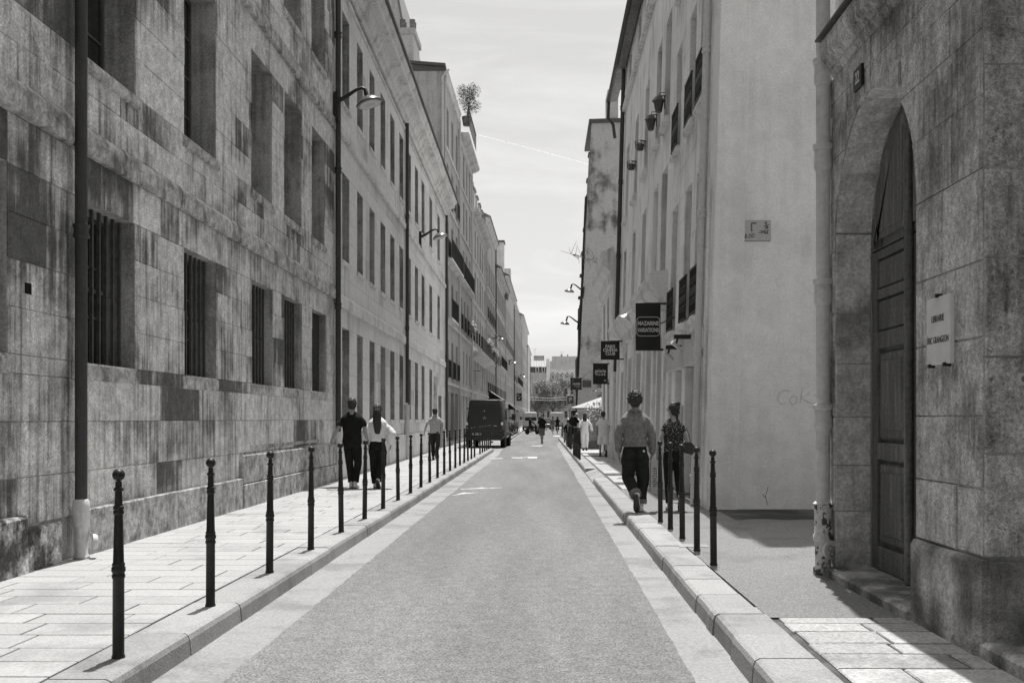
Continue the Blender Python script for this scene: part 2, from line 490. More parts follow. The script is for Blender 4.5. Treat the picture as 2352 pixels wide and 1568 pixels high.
def place_stones(par, rects, m, dist, limit=300, proud=(.006, .016), name='stone', c=.008, back=.0, j=.003, rest='stone_courses'):
    rects = sorted(rects, key=lambda r: -((r[1] - r[0]) * (r[3] - r[2]) / max(dist((r[0] + r[1]) / 2), 3) ** 3))
    rb = MB()
    for i, (a, b, s, t) in enumerate(rects):
        mb = MB() if i < limit else rb
        ox, oz = ((a + b) / 2, (s + t) / 2) if i < limit else (0, 0)
        mb.plate(a - ox, b - ox, s - oz, t - oz, -random.uniform(*proud), back + .002, c, j)
        if i < limit:
            mb.build(name, m, par, (ox, 0, oz))
    if rb.f:
        rb.build(rest, m, par, kind='stuff')
CACHE = {}
def window(par, uc, z0, w, h, y, rows=3, fm='frame_dark', fr=.05, gm='glass', mull=True):
    k = (round(w, 2), round(h, 2), rows, fm, gm, mull)
    if k not in CACHE:
        a = MB()
        for x0, x1, p, q in ((-w / 2, -w / 2 + fr, 0, h), (w / 2 - fr, w / 2, 0, h), (-w / 2 + fr, w / 2 - fr, 0, fr), (-w / 2 + fr, w / 2 - fr, h - fr, h)):
            a.box(x0, x1, 0, .06, p, q)
        if mull: a.box(-.03, .03, .004, .055, fr, h - fr)
        for i in range(1, rows):
            z = h * i / rows
            a.box(-w / 2 + fr, w / 2 - fr, .012, .048, z - .014, z + .014)
        b = MB().box(-w / 2 + fr, w / 2 - fr, .026, .036, fr, h - fr)
        CACHE[k] = (a.mesh('window', MT[fm]), b.mesh('pane', MT[gm]))
    o = part('window', CACHE[k][0], par, (uc, y, z0))
    part('pane', CACHE[k][1], o)
    return o
def course(par, u0, u1, z0, z1, pr, m, name='course_stone', lmin=1.0, lmax=1.6, shape=None):
    shape = shape or [(0.05, z0), (-pr * .85, z0), (-pr, z0 + .02), (-pr, z1 - .07), (-pr * .25, z1), (.05, z1)]
    u = u0
    while u < u1 - .05:
        e = min(u1, u + random.uniform(lmin, lmax))
        if u1 - e < .3: e = u1
        s = random.uniform(-.008, .008)
        MB().prism([(a + s if a < 0 else a, b) for a, b in shape], u + .004, e - .004, 'x').build(name, m, par)
        u = e
def sill(par, a, b, z1, h, pr, m):
    MB().prism([(.28, z1 - h), (-pr + .02, z1 - h), (-pr, z1 - h + .03), (-pr, z1 - .03), (-pr + .03, z1), (.28, z1 + .02)], a - .06, b + .06, 'x').build('window_sill', m, par)
def pipe(par, u, y, z0, z1, r, m, collars=(), shoe=None, n=12):
    p = MB().tube([(u, y, z0), (u, y, z1)], r, n).build('drainpipe', m, par, smooth=True, angle=40)
    for z in collars:
        MB().lathe([(r + .004, -.07), (r + .018, -.06), (r + .018, -.03), (r + .010, -.025), (r + .010, .03), (r + .022, .04), (r + .022, .065), (r + .003, .07)], n).build(
            'pipe_collar', m, p, (u, y, z), smooth=True, angle=35)
    return p

# ---------------------------------------------------------------- left: the long stone building, older half
LX = -4.62
L1 = thing('stone_building', 'long soot streaked limestone building with barred ground floor windows, nearest on the left', 'building', (LX, 0, 0), PI / 2)
def Ly(px): return LX * F / (px - CX)
L1E = 22.15
gw = [(D(5.7), D(6.87), 2.07, 3.72)] + [(Ly(a), Ly(b), 2.07, 3.71) for a, b in ((198, 309), (422, 496), (577, 626), (652, 693), (716, 748))]
fw = [(Ly(a), Ly(b), 5.16, 7.38) for a, b in ((198, 309), (422, 495), (576, 624), (652, 692), (715, 745))]
tw = [(Ly(a), Ly(b), 8.86, 11.0) for a, b in ((198, 309), (422, 495), (576, 624), (650, 690), (714, 745))]
ext = [(-5, -3.6, 2.07, 3.7), (-1, .4, 2.07, 3.7), (-5, -3.6, 5.16, 7.4), (-1, .4, 5.16, 7.4)]
wb = MB()
wall_faces(wb, -8, L1E, 0, 13.2, gw + fw + tw + ext, .34)
body_box(wb, -8, L1E, 0, 13.2, 9)
wb.build('wall', MT['reveal_stone'], L1)
zs = [.98, 1.48, 1.90, 2.07, 2.48, 2.90, 3.30, 3.71, 4.16]
hz = gw + fw + tw
st = ashlar(2.6, L1E, zs, hz, .8, 1.7, 3, .003)
st += ashlar(2.6, L1E, [4.45, 4.80, 5.16, 5.60, 6.05, 6.50, 6.94, 7.38, 7.9], hz, .8, 1.8, 4, .003)
st += ashlar(2.6, L1E, [8.2, 8.55, 8.86, 9.3, 9.8, 10.3, 11.0, 11.5, 12.2, 13.0], hz, .8, 1.8, 5, .003)
st += ashlar(D(12.15), L1E, [.14, .55, .98], [], .6, 1.2, 8)
st += ashlar(2.6, D(12.15), [.55, .98], [], .6, 1.2, 9)
place_stones(L1, st, MT['dirty_limestone'], lambda u: math.hypot(u, 4.6), 285, (.004, .016), c=.005, j=.003)
# battered base of big worn blocks, then the smooth plinth with its step
u = 2.6
while u < 9.4:
    w = random.uniform(.7, 1.2)
    e = min(u + w, 9.5)
    mb = MB().plate(u + .006, e - .006, .05, .56 + random.uniform(-.04, .10), -.06 - random.uniform(0, .05), .0, .035, .02)
    mb.build('base_stone', MT['old_base'], L1)
    u = e
u = 9.95
while u < D(12.1):
    e = min(u + random.uniform(.9, 1.5), D(12.12))
    MB().plate(u + .004, e - .004, .05, .60, -.075 - random.uniform(0, .012), 0, .012, .004).build('plinth_stone', MT['dirty_course'], L1)
    u = e
u = D(12.12)
while u < L1E - .1:
    e = min(u + random.uniform(.9, 1.5), L1E)
    MB().plate(u + .004, e - .004, .05, .50, -.085 - random.uniform(0, .008), 0, .01, .004).build('plinth_stone', MT['dirty_course'], L1)
    MB().plate(u + .004, e - .004, .508, .95, -.07 - random.uniform(0, .01), 0, .02, .004).build('plinth_stone', MT['dirty_course'], L1)
    u = e
course(L1, 2.6, 9.62, 4.16, 4.46, .10, MT['dirty_course'])
course(L1, 9.62, L1E, 4.16, 4.45, .06, MT['dirty_course'])
course(L1, 2.6, L1E, 7.9, 8.2, .07, MT['dirty_course'])
course(L1, -8, L1E, 12.2, 13.0, .45, MT['dirty_course'])
for hs, d in ((gw, .2), (fw, .34), (tw, .34)):
    for a, b, c, e in hs:
        w = window(L1, (a + b) / 2, c, b - a, e - c, .34, 4 if hs is not gw else 3, 'frame_dark')
        sill(L1, a, b, c, .19 if hs is gw else .15, .022 if hs is gw else .045, MT['dirty_course'])
        if hs is gw:
            gl = MB()
            for z in (.62, ):
                gl.box(-(b - a) / 2 + .01, (b - a) / 2 + .03, -.012, .012, (e - c) * .47, (e - c) * .47 + .04)
            grille = gl.build('window_grille', MT['bar_iron'], L1, ((a + b) / 2, .17, c))
            n = 7
            CACHE.setdefault('bar', {})
            k = round(e - c, 1)
            if k not in CACHE['bar']:
                CACHE['bar'][k] = MB().box(-.016, .016, -.016, .016, 0.003, e - c - .003).mesh('bar', MT['bar_iron'])
            for i in range(n):
                part('bar', CACHE['bar'][k], grille, (-(b - a) / 2 + (b - a) * (i + .5) / n, -.03, 0))
r = .058
p1 = pipe(L1, 9.72, -.12, .70, 13, r, MT['dark_pipe'], (3.33,), n=14)
sh = MB().lathe([(.075, .14), (.080, .16), (.062, .19), (.064, .44), (.078, .46), (.080, .64), (.076, .70), (.06, .72)], 16).build('pipe_shoe', MT['pale_pipe'], L1, (9.72, -.12, 0), smooth=True, angle=35)
MB().lathe([(.075, 0), (.075, .03), (.06, .045), (.03, .05)], 14, axis='y').build('inspection_cover', MT['pale_pipe'], sh, (.03, -.10, .30), (0, 0, PI + .5), smooth=True, angle=35)
p2 = pipe(L1, L1E - .08, -.10, 1.15, 13, .062, MT['dark_pipe'], (4.0, 7.0, 10.0))
MB().lathe([(.078, .14), (.066, .2), (.066, .5), (.08, .52), (.08, .6), (.066, .62), (.066, 1.05), (.082, 1.08), (.082, 1.2), (.062, 1.22)], 12).build('pipe_shoe', MT['pale_pipe'], L1, (L1E - .08, -.10, 0), smooth=True, angle=35)
MB().box(D(7.1), D(7.1) + .12, -.008, .03, 2.62, 2.72).build('painted_vent_hole', MT['hole_shade'], L1)  # solid block: the shade of the hole is put into its black colour
hb = MB()
hb.box(D(12.6), L1E - 1.6, -.016, .01, 1.02, 1.08)
hb.build('ledge_strip', MT['dirty_course'], L1)

# ---------------------------------------------------------------- left: the cleaner half with the heavy cornice
L2 = thing('stone_building', 'long pale limestone building with three rows of tall windows under a heavy cornice', 'building', (-4.44, 0, 0), PI / 2 + .008)
def L2y(px): return Yw(px, 0, -4.44, 0, -.008)
L2S, L2E = L1E + .01, L2y(1022)
cols = [(785.4, 802), (819.7, 833), (848.4, 860), (873.6, 884.7), (896, 906), (917, 926), (936, 943.5), (952.8, 960), (968, 974.8), (986, 992.5), (1004.5, 1010)]
cw = [(L2y(a), L2y(b)) for a, b in cols]
g2 = [(a, b, 1.48, 3.62) for a, b in cw[:-1]]
f2 = [(a, b, 5.2, 7.22) for a, b in cw]
t2 = [(a, b, 8.85, 10.95) for a, b in cw]
dr = (L2y(1006.5), L2y(1014), .14, 2.6)
wb = MB()
wall_faces(wb, L2S, L2E, 0, 12.4, g2 + f2 + t2 + [dr], .36)
body_box(wb, L2S, L2E, 0, 12.4, 9)
wb.build('wall', MT['reveal_stone'], L2)  # darker than the facing stones: recess shade put into the reveal colour
MB().box(dr[0], dr[1], .30, .34, .14, 2.6).build('door', MT['door_wood'], L2)
hz = g2 + f2 + t2 + [dr]
st = ashlar(L2S, L2E, [1.0, 1.48, 2.02, 2.55, 3.08, 3.62, 4.06], hz, 1.0, 1.9, 13, .003)
st += ashlar(L2S, L2E, [4.36, 4.78, 5.2, 5.7, 6.21, 6.72, 7.22, 7.62, 7.98], hz, 1.0, 1.9, 14, .003)
st += ashlar(L2S, L2E, [8.22, 8.54, 8.85, 9.4, 9.9, 10.43, 10.95, 11.35], hz, 1.0, 1.9, 15, .003)
place_stones(L2, st, MT['limestone'], lambda u: u, 290, (.004, .007), c=.003, j=.001)
u = L2S
while u < L2E - .1:
    e = min(u + random.uniform(1.2, 1.9), L2E)
    if e < dr[0] or u > dr[1]:
        MB().plate(u + .003, e - .003, .05, .985, -.07, 0, .02, .002).build('plinth_stone', MT['limestone_trim'], L2)
    u = e
course(L2, L2S, L2E, 4.06, 4.36, .08, MT['limestone_trim'], lmin=1.6, lmax=2.6)
course(L2, L2S, L2E, 7.98, 8.22, .08, MT['limestone_trim'], lmin=1.6, lmax=2.6)
course(L2, L2S, L2E, 11.35, 11.5, .05, MT['limestone_trim'], lmin=1.6, lmax=2.6)
course(L2, L2S, L2E + .35, 11.6, 12.4, .55, MT['limestone_trim'], 'cornice_stone', 1.6, 2.6,
       [(.05, 11.6), (-.06, 11.6), (-.10, 11.72), (-.16, 11.74), (-.22, 11.9), (-.26, 11.92), (-.28, 12.02), (-.46, 12.05), (-.47, 12.2), (-.52, 12.24), (-.56, 12.38), (.05, 12.4)])
MB().prism([(-.58, 12.40), (-.60, 12.46), (-.02, 12.55), (1.6, 15.0), (4.6, 16.2), (9, 13), (9, 12.41)], L2S, L2E + .3, 'x').build('roof', MT['slate'], L2)
MB().box(L2S, L2E + .36, -.63, -.57, 12.395, 12.47).build('gutter', MT['lead'], L2)
for a, b, c, e in g2 + f2 + t2:
    window(L2, (a + b) / 2, c, b - a, e - c, .36, 4, 'frame_dark')
    sill(L2, a, b, c, .12, .05, MT['limestone_trim'])
for px, zt in ((890, 15.0), (909, 15.0), (927, 15.0), (938, 15.7), (961, 14.95), (983, 14.9)):
    u = Yw(px, 0, -5.0, 0, -.008)
    d = MB().box(-.45, .45, .6, 2.4, 12.9, zt - .25).build('dormer', MT['lead'], L2, (u, 0, 0))
    MB().prism([(.5, zt - .25), (.55, zt - .1), (2.4, zt + .35), (2.4, zt - .25)], -.5, .5, 'x').build('dormer_roof', MT['zinc'], d)
pipe(L2, L2y(928.5), -.10, 2.05, 11.6, .062, MT['dark_pipe'], (4.6, 8.4))
pipe(L2, L2y(928.5), -.10, .14, 2.0, .085, MT['pale_pipe'], (.4, 1.15, 1.9), n=10)
pipe(L2, L2E - .15, -.10, .6, 11.6, .065, MT['dark_pipe'], (4.6, 8.4))
MB().box(L2y(996), L2y(1002.5), -.03, .02, .99, 3.4).build('pilaster', MT['dirty_course'], L2)

# ---------------------------------------------------------------- right: portal building with the arched door
RX = 2.55
R1 = thing('portal_building', 'weathered stone gateway block with a tall arched wooden door at the right edge', 'building', (RX, 8.81, 0), -PI / 2)
UC, AA, AB, SPR, UE, HT = 1.10, .95, 1.10, 2.95, 3.06, 4.46
def arch_z(u): return SPR + AB * math.sqrt(max(0, 1 - ((u - UC) / AA) ** 2))
def arch_u(z, s): return UC + s * AA * math.sqrt(max(0, 1 - ((z - SPR) / AB) ** 2))
N = 20
au = [UC - AA * math.cos(PI * i / N) for i in range(N + 1)]
az = [SPR + AB * math.sin(PI * i / N) for i in range(N + 1)]
RD = .34
wb = MB()
wb.quad((0, 0, 0), (au[0], 0, 0), (au[0], 0, HT), (0, 0, HT))
wb.quad((au[-1], 0, 0), (UE, 0, 0), (UE, 0, HT), (au[-1], 0, HT))
for i in range(N):
    wb.quad((au[i], 0, az[i]), (au[i + 1], 0, az[i + 1]), (au[i + 1], 0, HT), (au[i], 0, HT))
    wb.quad((au[i], 0, az[i]), (au[i], RD, az[i]), (au[i + 1], RD, az[i + 1]), (au[i + 1], 0, az[i + 1]))
wb.quad((au[0], 0, 0), (au[0], RD, 0), (au[0], RD, SPR), (au[0], 0, SPR))
wb.quad((au[-1], 0, 0), (au[-1], 0, SPR), (au[-1], RD, SPR), (au[-1], RD, 0))
wb.quad((0, 0, 0), (0, 4, 0), (0, 4, HT), (0, 0, HT))
wb.quad((UE, 0, 0), (UE, 0, HT), (UE, 4, HT), (UE, 4, 0))
wb.quad((0, 0, HT), (UE, 0, HT), (UE, 4, HT), (0, 4, HT))
wb.quad((0, 4, 0), (0, 4, HT), (UE, 4, HT), (UE, 4, 0))
wb.box(UE + .002, UE + 14, .75, 4, 0, 9)  # unseen neighbouring building, added to darken the return; joined to this wall
wb.build('wall', MT['pale_mortar'], R1)
Jm = Matrix.Translation((au[0], 0, 0)) @ Matrix.Rotation(PI / 2, 4, 'Z')
for c, d in zip([.2, .70, 1.10, 1.52, 1.98, 2.42], [.70, 1.10, 1.52, 1.98, 2.42, SPR]):
    MB().plate(.003, RD - .03, c + .003, d - .003, -.008, .01, .006, .002).xf(Jm).build('jamb_stone', MT['jamb_stone'], R1)
for i in range(N):
    vs = [(au[i] + .004, .003, az[i]), (au[i] + .004, RD - .03, az[i]), (au[i + 1] - .001, RD - .03, az[i + 1]), (au[i + 1] - .001, .003, az[i + 1])]
    if i % 4 == 0: am = MB()
    am.add(vs + [(x, y, z - .008) for x, y, z in vs], [(0, 1, 2, 3), (4, 5, 6, 7), (0, 1, 5, 4), (1, 2, 6, 5), (2, 3, 7, 6), (3, 0, 4, 7)])
    if i % 4 == 3: am.build('arch_stone', MT['jamb_stone'], R1)
zs = [.70, 1.10, 1.52, 1.98, 2.42, SPR]
for c, d in zip(zs, zs[1:]):
    mid = (UC + AA + UE) / 2 + random.uniform(-.15, .15)
    for a, b in ((0, au[0] - .002), (au[-1] + .002, mid), (mid, UE)):
        MB().plate(a + .003, b - .003, c + .003, d - .003, -random.uniform(.004, .016), .01, .009, .003).build('stone', MT['portal_stone'], R1)
zs = [SPR, 3.38, 3.76, 4.06, 4.25, 4.46]
for c, d in zip(zs, zs[1:]):
    for s in (-1, 1):
        e0 = 0 if s < 0 else UE
        pts = [(arch_u(c + (min(d, SPR + AB) - c) * i / 4, s) + s * .004, c + (d - c) * i / 4) for i in range(5)] if c < 4.0 else [(UC + s * .004, c), (UC + s * .004, d)]
        mid = (pts[0][0] + e0) / 2 + s * random.uniform(.05, .25) if s > 0 else e0
        segs = [pts + [(mid - s * .003, d - .003), (mid - s * .003, c + .003)]]
        if s > 0: segs.append([(mid + .003, c + .003), (mid + .003, d - .003), (UE - .003, d - .003), (UE - .003, c + .003)])
        for q in segs:
            q = [(x, min(max(z, c + .003), d - .003)) for x, z in q]
            MB().prism(q, -random.uniform(.004, .014), .01, 'y').build('stone', MT['portal_stone'], R1)
# the return that faces us
Rm = Matrix.Translation((UE, 0, 0)) @ Matrix.Rotation(PI / 2, 4, 'Z')
for c, d in zip([.70, 1.30, 1.86, 2.44, 2.95, 3.55, 4.0, 4.46], [1.30, 1.86, 2.44, 2.95, 3.55, 4.0, 4.46]):
    MB().plate(.004, .72, c + .003, d - .003, -random.uniform(.004, .014), .01, .009, .003).xf(Rm).build('stone', MT['portal_stone'], R1)
MB().plate(-.02, .72, .05, .68, -.05, .01, .03, .006).xf(Rm).build('plinth_stone', MT['portal_plinth'], R1)
MB().plate(au[-1] + .004, UE + .045, .05, .69, -.06, .01, .03, .008).build('plinth_stone', MT['portal_plinth'], R1)
course(R1, .15, UE + .2, HT, 4.78, .15, MT['portal_stone'], 'cornice_stone', .7, 1.1,
       [(.3, HT), (-.02, HT), (-.05, HT + .05), (-.05, HT + .08), (-.13, HT + .14), (-.14, HT + .29), (.3, 4.78)])
MB().box(.12, UE + .2, -.17, .35, 4.782, 4.80).build('flashing', MT['lead'], R1)
up = MB().box(-.05, UE, .06, 4, 4.802, 5.7).build('upper_wall', MT['plaster'], R1)
gz = MB()
for pts in ([(.10, 4.95), (.45, 5.3)], [(.28, 5.35), (.30, 4.95)], [(.45, 4.9), (.47, 5.35), (.62, 5.2), (.50, 5.12), (.66, 4.92)], [(.75, 5.4), (.72, 4.95)]):
    gz.tube([(u, .055, z) for u, z in pts], .012, 5)
gz.build('graffiti', MT['graffiti'], R1)
# door: two leaves with stiles, rails and raised panels
def leaf_poly(a, b, z0, inset):
    """outline of a leaf panel between u=a and u=b, its head following the arch"""
    top = []
    for i in range(13):
        u = a + (b - a) * i / 12
        k = (u - UC) / (AA - inset)
        top.append((u, SPR + (AB - inset) * math.sqrt(max(0, 1 - min(1, k * k)))))
    return [(a, z0), (b, z0)] + top[::-1]
DY = RD - .02
door = MB().prism(leaf_poly(UC - AA + .002, UC + AA - .002, .22, .002), DY + .045, DY + .09, 'y').build('door', MT['door_wood'], R1)
for s in (-1, 1):
    a, b = (UC - AA + .01, UC - .012) if s < 0 else (UC + .012, UC + AA - .01)
    lf = MB()
    w = .13
    lf.box(a, a + w, DY, DY + .044, .225, 2.93)
    lf.box(b - w, b, DY, DY + .044, .225, 2.93)
    for z0, z1 in ((.225, .42), (1.16, 1.30), (2.10, 2.24), (2.52, 2.60), (2.86, 2.93)):
        lf.box(a + w, b - w, DY + .001, DY + .044, z0, z1)
    lfo = lf.build('door_leaf', MT['door_wood'], door)
    for z0, z1, k in ((.44, 1.14, 1), (1.32, 2.08, 1), (2.255, 2.505, 0), (2.615, 2.845, 0)):
        pn = MB()
        a1, b1 = a + w + .012, b - w - .012
        if k:
            pn.plate(a1, b1, z0, z1, DY + .012, DY + .04, .03)
            pn.plate(a1 + .06, b1 - .06, z0 + .06, z1 - .06, DY - .004, DY + .03, .035)
        else:
            pn.plate(a1, b1, z0, z1, DY + .006, DY + .04, .012)
        pn.build('door_panel', MT['door_wood'], door)
    # arched head of the leaf: rim, then nested raised panels
    for ins, y0, y1 in ((.02, DY + .0, DY + .044), (.13, DY - .030, DY + .02), (.17, DY - .012, DY + .024), (.22, DY - .036, DY + .02), (.27, DY - .014, DY + .02)):
        a1, b1 = (UC - AA + ins, UC - .012 - ins * .55) if s < 0 else (UC + .012 + ins * .55, UC + AA - ins)
        MB().prism(leaf_poly(a1, b1, 2.935 + ins * .6, ins), y0, y1, 'y').build('door_panel', MT['door_wood'], door)
MB().tube([(UC, DY - .03, .225), (UC, DY - .03, SPR + AB - .03)], .035, 10).build('astragal', MT['door_wood'], door, smooth=True, angle=40)
MB().slab(au[0] - .02, au[-1] + .02, -.09, RD + .1, .04, .215, .02, .006).build('door_step', MT['portal_plinth'], R1)
MB().slab(UE + .06, UE + 7, -.05, .75, .04, .23, .02).build('door_step', MT['portal_plinth'], R1)
pl = MB().plate(-.185, .185, -.215, .215, -.03, .0, .004).build('plaque', MT['plaque'], R1, (8.81 - 6.31, -.012, 2.06))
pl['label'] = 'pale plaque with the engraved name of a bookseller'
lettering('LIBRAIRIE', .062, pl, (0, -.0312, .075), MT['letter_dark'], sx=.78, ext=.0008)
lettering('\u00c9RIC GRANGEON', .060, pl, (0, -.0312, -.06), MT['letter_dark'], sx=.72, ext=.0008)
for x, z in ((-.12, -.22), (.12, -.22), (0, .22)):
    MB().box(x - .012, x + .012, -.045, .01, z - .012, z + .012).build('plaque_clip', MT['iron'], pl)
npl = MB().plate(-.10, .10, -.085, .085, -.022, 0, .004).build('number_plate', MT['sign_black'], R1, (8.81 - 7.95, -.012, 4.22))
lettering('22', .13, npl, (0, -.0228, 0), MT['letter'], sx=.8, ext=.001, off=.002)
ic = MB().box(-.05, .05, -.02, .01, -.035, .035).xf(Matrix.Rotation(PI / 2, 4, 'Z')).build('intercom', MT['frame_pale'], R1, (UE + .01, .24, 1.73))
MB().lathe([(.018, 0), (.018, .004)], 10, axis='x').build('button', MT['dim_cloth'], ic, (.021, -.02, 0))
for u, z, s in ((2.35, 3.55, .05), (2.62, 3.60, .06), (1.75, 3.95, .05)):
    MB().box(u - s * .4, u + s * .4, -.018, .01, z - s * 1.6, z + s * 1.6).build('stone_patch', MT['mortar'], R1)
dp = thing('drainpipe', 'pale downpipe with a peeling cast iron foot at the corner of the portal block', 'drainpipe', (2.468, 8.745, 0))
MB().tube([(0, 0, .75), (.0, 0, 7)], .062, 14).build('pipe', MT['pale_pipe'], dp, smooth=True, angle=40)
for z in (1.52, 2.62, 3.80, 4.55):
    MB().lathe([(.060, -.13), (.080, -.09), (.080, -.02), (.075, 0), (.075, .06), (.090, .07), (.090, .105), (.060, .11)], 14).build('pipe_collar', MT['pale_pipe'], dp, (0, 0, z), smooth=True, angle=35)
MB().lathe([(.085, .14), (.085, .20), (.068, .22), (.070, .42), (.086, .44), (.086, .48), (.074, .50), (.076, .70), (.088, .72), (.088, .76), (.064, .78)], 16).build('cast_foot', MT['peeling'], dp, smooth=True, angle=35)
ic = MB().lathe([(.078, 0), (.082, .01), (.082, .04), (.05, .046)], 18).build('inspection_cover', MT['pale_pipe'], dp, (.04, -.045, .36), (PI / 2, 0, .4), smooth=True, angle=35)
for i in range(3):
    a = i * 2 * PI / 3 + .4
    MB().torus((.034 * math.cos(a), .034 * math.sin(a), .048), .024, .004, 12, 5, 'z').build('cover_ring', MT['portal_plinth'], ic, smooth=True)
MB().prism([(-.03, 0), (.05, .0), (.09, .32), (.02, .30)], -.03, .05).build('pipe_bracket', MT['portal_plinth'], dp, (.01, 0, 3.82))
# ---------------------------------------------------------------- right: tall leaning plaster houses
LEAN = .028
def guard(par, uc, z, w, h, y, m='iron', fill=True):
    g = MB()
    for k in (0, h - .03):
        g.box(-w / 2, w / 2, -.014, .014, k, k + .03)
    n = max(4, int(w / .11))
    for i in range(n + 1):
        x = -w / 2 + w * i / n
        g.box(x - .009, x + .009, -.009, .009, .03, h - .03)
    if fill:
        for i in range(n):
            x = -w / 2 + w * (i + .5) / n
            g.torus((x, 0, h * .72), .042, .010, 8, 4, 'y')
            g.torus((x, 0, h * .28), .042, .010, 8, 4, 'y')
            g.box(x - .035, x + .035, -.006, .006, h * .42, h * .58)
    return g.build('window_guard', MT[m], par, (uc, y, z))
RAE = 20.4
RA = thing('plaster_house', 'tall plaster house with a big blank pale gable and iron window guards, right side', 'building', (2.47, RAE, 0), -PI / 2, tilt=-LEAN)
ws = [16.45, 17.75, 19.55]
h1 = [(RAE - y - .40, RAE - y + .40, 3.2, 5.65) for y in ws]
h2 = [(RAE - y - .40, RAE - y + .40, 6.75, 8.8) for y in ws]
h3 = [(RAE - y - .40, RAE - y + .40, 9.9, 11.9) for y in ws]
shop = (RAE - 20.0, RAE - 16.6, .14, 2.45)
GU = RAE - 15.1
wb = MB()
wall_faces(wb, 0, GU, 0, 16.2, h1 + h2 + h3 + [shop], .28)
wb.quad((0, 0, 0), (0, 9, 0), (0, 9, 16.2), (0, 0, 16.2))
wb.quad((0, 0, 16.2), (GU, 0, 16.2), (GU, 9, 16.2), (0, 9, 16.2))
wb.quad((0, 9, 0), (0, 9, 16.2), (GU, 9, 16.2), (GU, 9, 0))
wb.build('wall', MT['facade_plaster'], RA)
Gm = Matrix.Translation((GU, 0, 0)) @ Matrix.Rotation(PI / 2, 4, 'Z')
MB().plate(.46, 9, 0, 16.2, -.03, 0, .002).xf(Gm).build('gable_wall', MT['plaster'], RA)
MB().plate(.462, 9, 0, 1.92, -.034, -.029, .001).xf(Gm).build('repainted_band', MT['plaster'], RA)
MB().plate(.0, .458, 0, 16.2, -.13, 0, .012).xf(Gm).build('gable_strip', MT['plaster'], RA)
st = ashlar(0, GU - .5, [2.98, 3.2, 3.7, 4.2, 4.7, 5.2, 5.65, 6.2, 6.75, 7.25, 7.8, 8.3, 8.8, 9.35, 9.9, 10.6, 11.3, 11.9, 12.6, 13.4], h1 + h2 + h3, .9, 1.4, 21, .004)
place_stones(RA, st, MT['facade_plaster'], lambda u: RAE - u, 200, (.006, .012), c=.006, j=.002)
for a, b, c, d in h1 + h2 + h3:
    window(RA, (a + b) / 2, c, b - a, d - c, .28, 4, 'frame_dark')
    sill(RA, a, b, c, .12, .10, MT['limestone_trim'])
    if c < 9: guard(RA, (a + b) / 2, c + .04, b - a + .04, .78, -.07)
a, b, c, d = shop
MB().plate(a - .35, b + .35, 2.46, 2.97, -.03, .01, .012).build('shop_fascia', MT['town3'], RA)
for k, (p, q, m) in enumerate(((a + .02, a + .55, 'plaster'), (a + .57, a + 1.5, 'shutter'), (a + 1.52, a + 1.95, 'plaster'), (a + 1.97, b - .02, 'shutter'))):
    MB().plate(p, q, .16, 2.44, .06 if m == 'plaster' else .2, .27, .01).build('shop_panel', MT[m], RA)
pst = MB().box(a + 1.62, a + 1.84, .052, .058, 1.35, 1.75).build('poster', MT['letter_dim'], RA)
MB().box(a + 1.62, a + 1.84, .052, .058, 1.0, 1.3).build('poster', MT['letter_dark'], RA)
pipe(RA, RAE - 15.75, -.075, .14, 16, .058, MT['pale_pipe'], (.55, 1.0, 2.55, 4.75, 7.35, 9.7))
pipe(RA, RAE - 15.3, -.03, .14, 5.2, .02, MT['facade_plaster'], (), n=6)
for y, z, L in ((18.0, 2.70, 'rear'), (16.9, 2.80, 'front')):
    sp = thing('spotlight', 'white spotlight on a black bracket, %s of the pair over the shop' % ('farther' if L == 'rear' else 'nearer'), 'spotlight', (2.40, y, z), 0, 'spotlights over the shop panels')
    MB().box(-.16, .14, -.05, .05, .06, .13).build('bracket', MT['iron'], sp)
    MB().tube([(-.10, 0, .07), (-.12, 0, -.02)], .018, 6).build('stem', MT['iron'], sp)
    MB().tube([(-.20, -.03, .0), (-.03, .04, -.12)], .036, 10).build('barrel', MT['frame_pale'], sp, smooth=True, angle=40)

RBE = 34.0
RB = thing('plaster_house', 'tall plaster house with white closed shutters above a moulded shop cornice', 'building', (2.49, RBE, 0), -PI / 2, tilt=-LEAN)
wy = [21.7, 23.4, 26.1, 29.0, 32.1]
h1 = [(RBE - y - .5, RBE - y + .5, 4.62, 6.95) for y in wy]
h2 = [(RBE - y - .5, RBE - y + .5, 7.95, 10.3) for y in wy]
h3 = [(RBE - y - .45, RBE - y + .45, 12.2, 13.4) for y in wy]
sw = [(RBE - b, RBE - a, .7, 3.3) for a, b in ((20.9, 22.2), (23.0, 24.6), (25.5, 27.2), (28.1, 29.9))] + [(RBE - 32.4, RBE - 31.0, .14, 3.0)]
RBU = RBE - RAE - .003
wb = MB()
wall_faces(wb, 0, RBU, 0, 13.8, h1 + h2 + h3 + sw, .30)
body_box(wb, 0, RBU, 0, 13.8, 9)
wb.build('wall', MT['facade_plaster'], RB)
for i, (a, b, c, d) in enumerate(h1 + h2 + h3):
    if i == 1: MB().plate(a + .01, b - .01, c, d, .10, .2, .01).build('shutter', MT['frame_pale'], RB)
    window(RB, (a + b) / 2, c, b - a, d - c, .30, 4, 'frame_dark')
    if c > 5: sill(RB, a, b, c, .13, .12, MT['limestone_trim'])
for a, b, c, d in sw:
    window(RB, (a + b) / 2, c, b - a, d - c, .26, 2, 'frame_dark')
    sill(RB, a, b, c, .12, .06, MT['limestone_trim'])
for y in (20.65, 22.6, 25.05, 27.65, 30.4, 33.4):
    u = RBE - y
    MB().plate(u - .2, u + .2, .14, 3.75, -.07, .01, .015).build('pilaster', MT['limestone_trim'], RB)
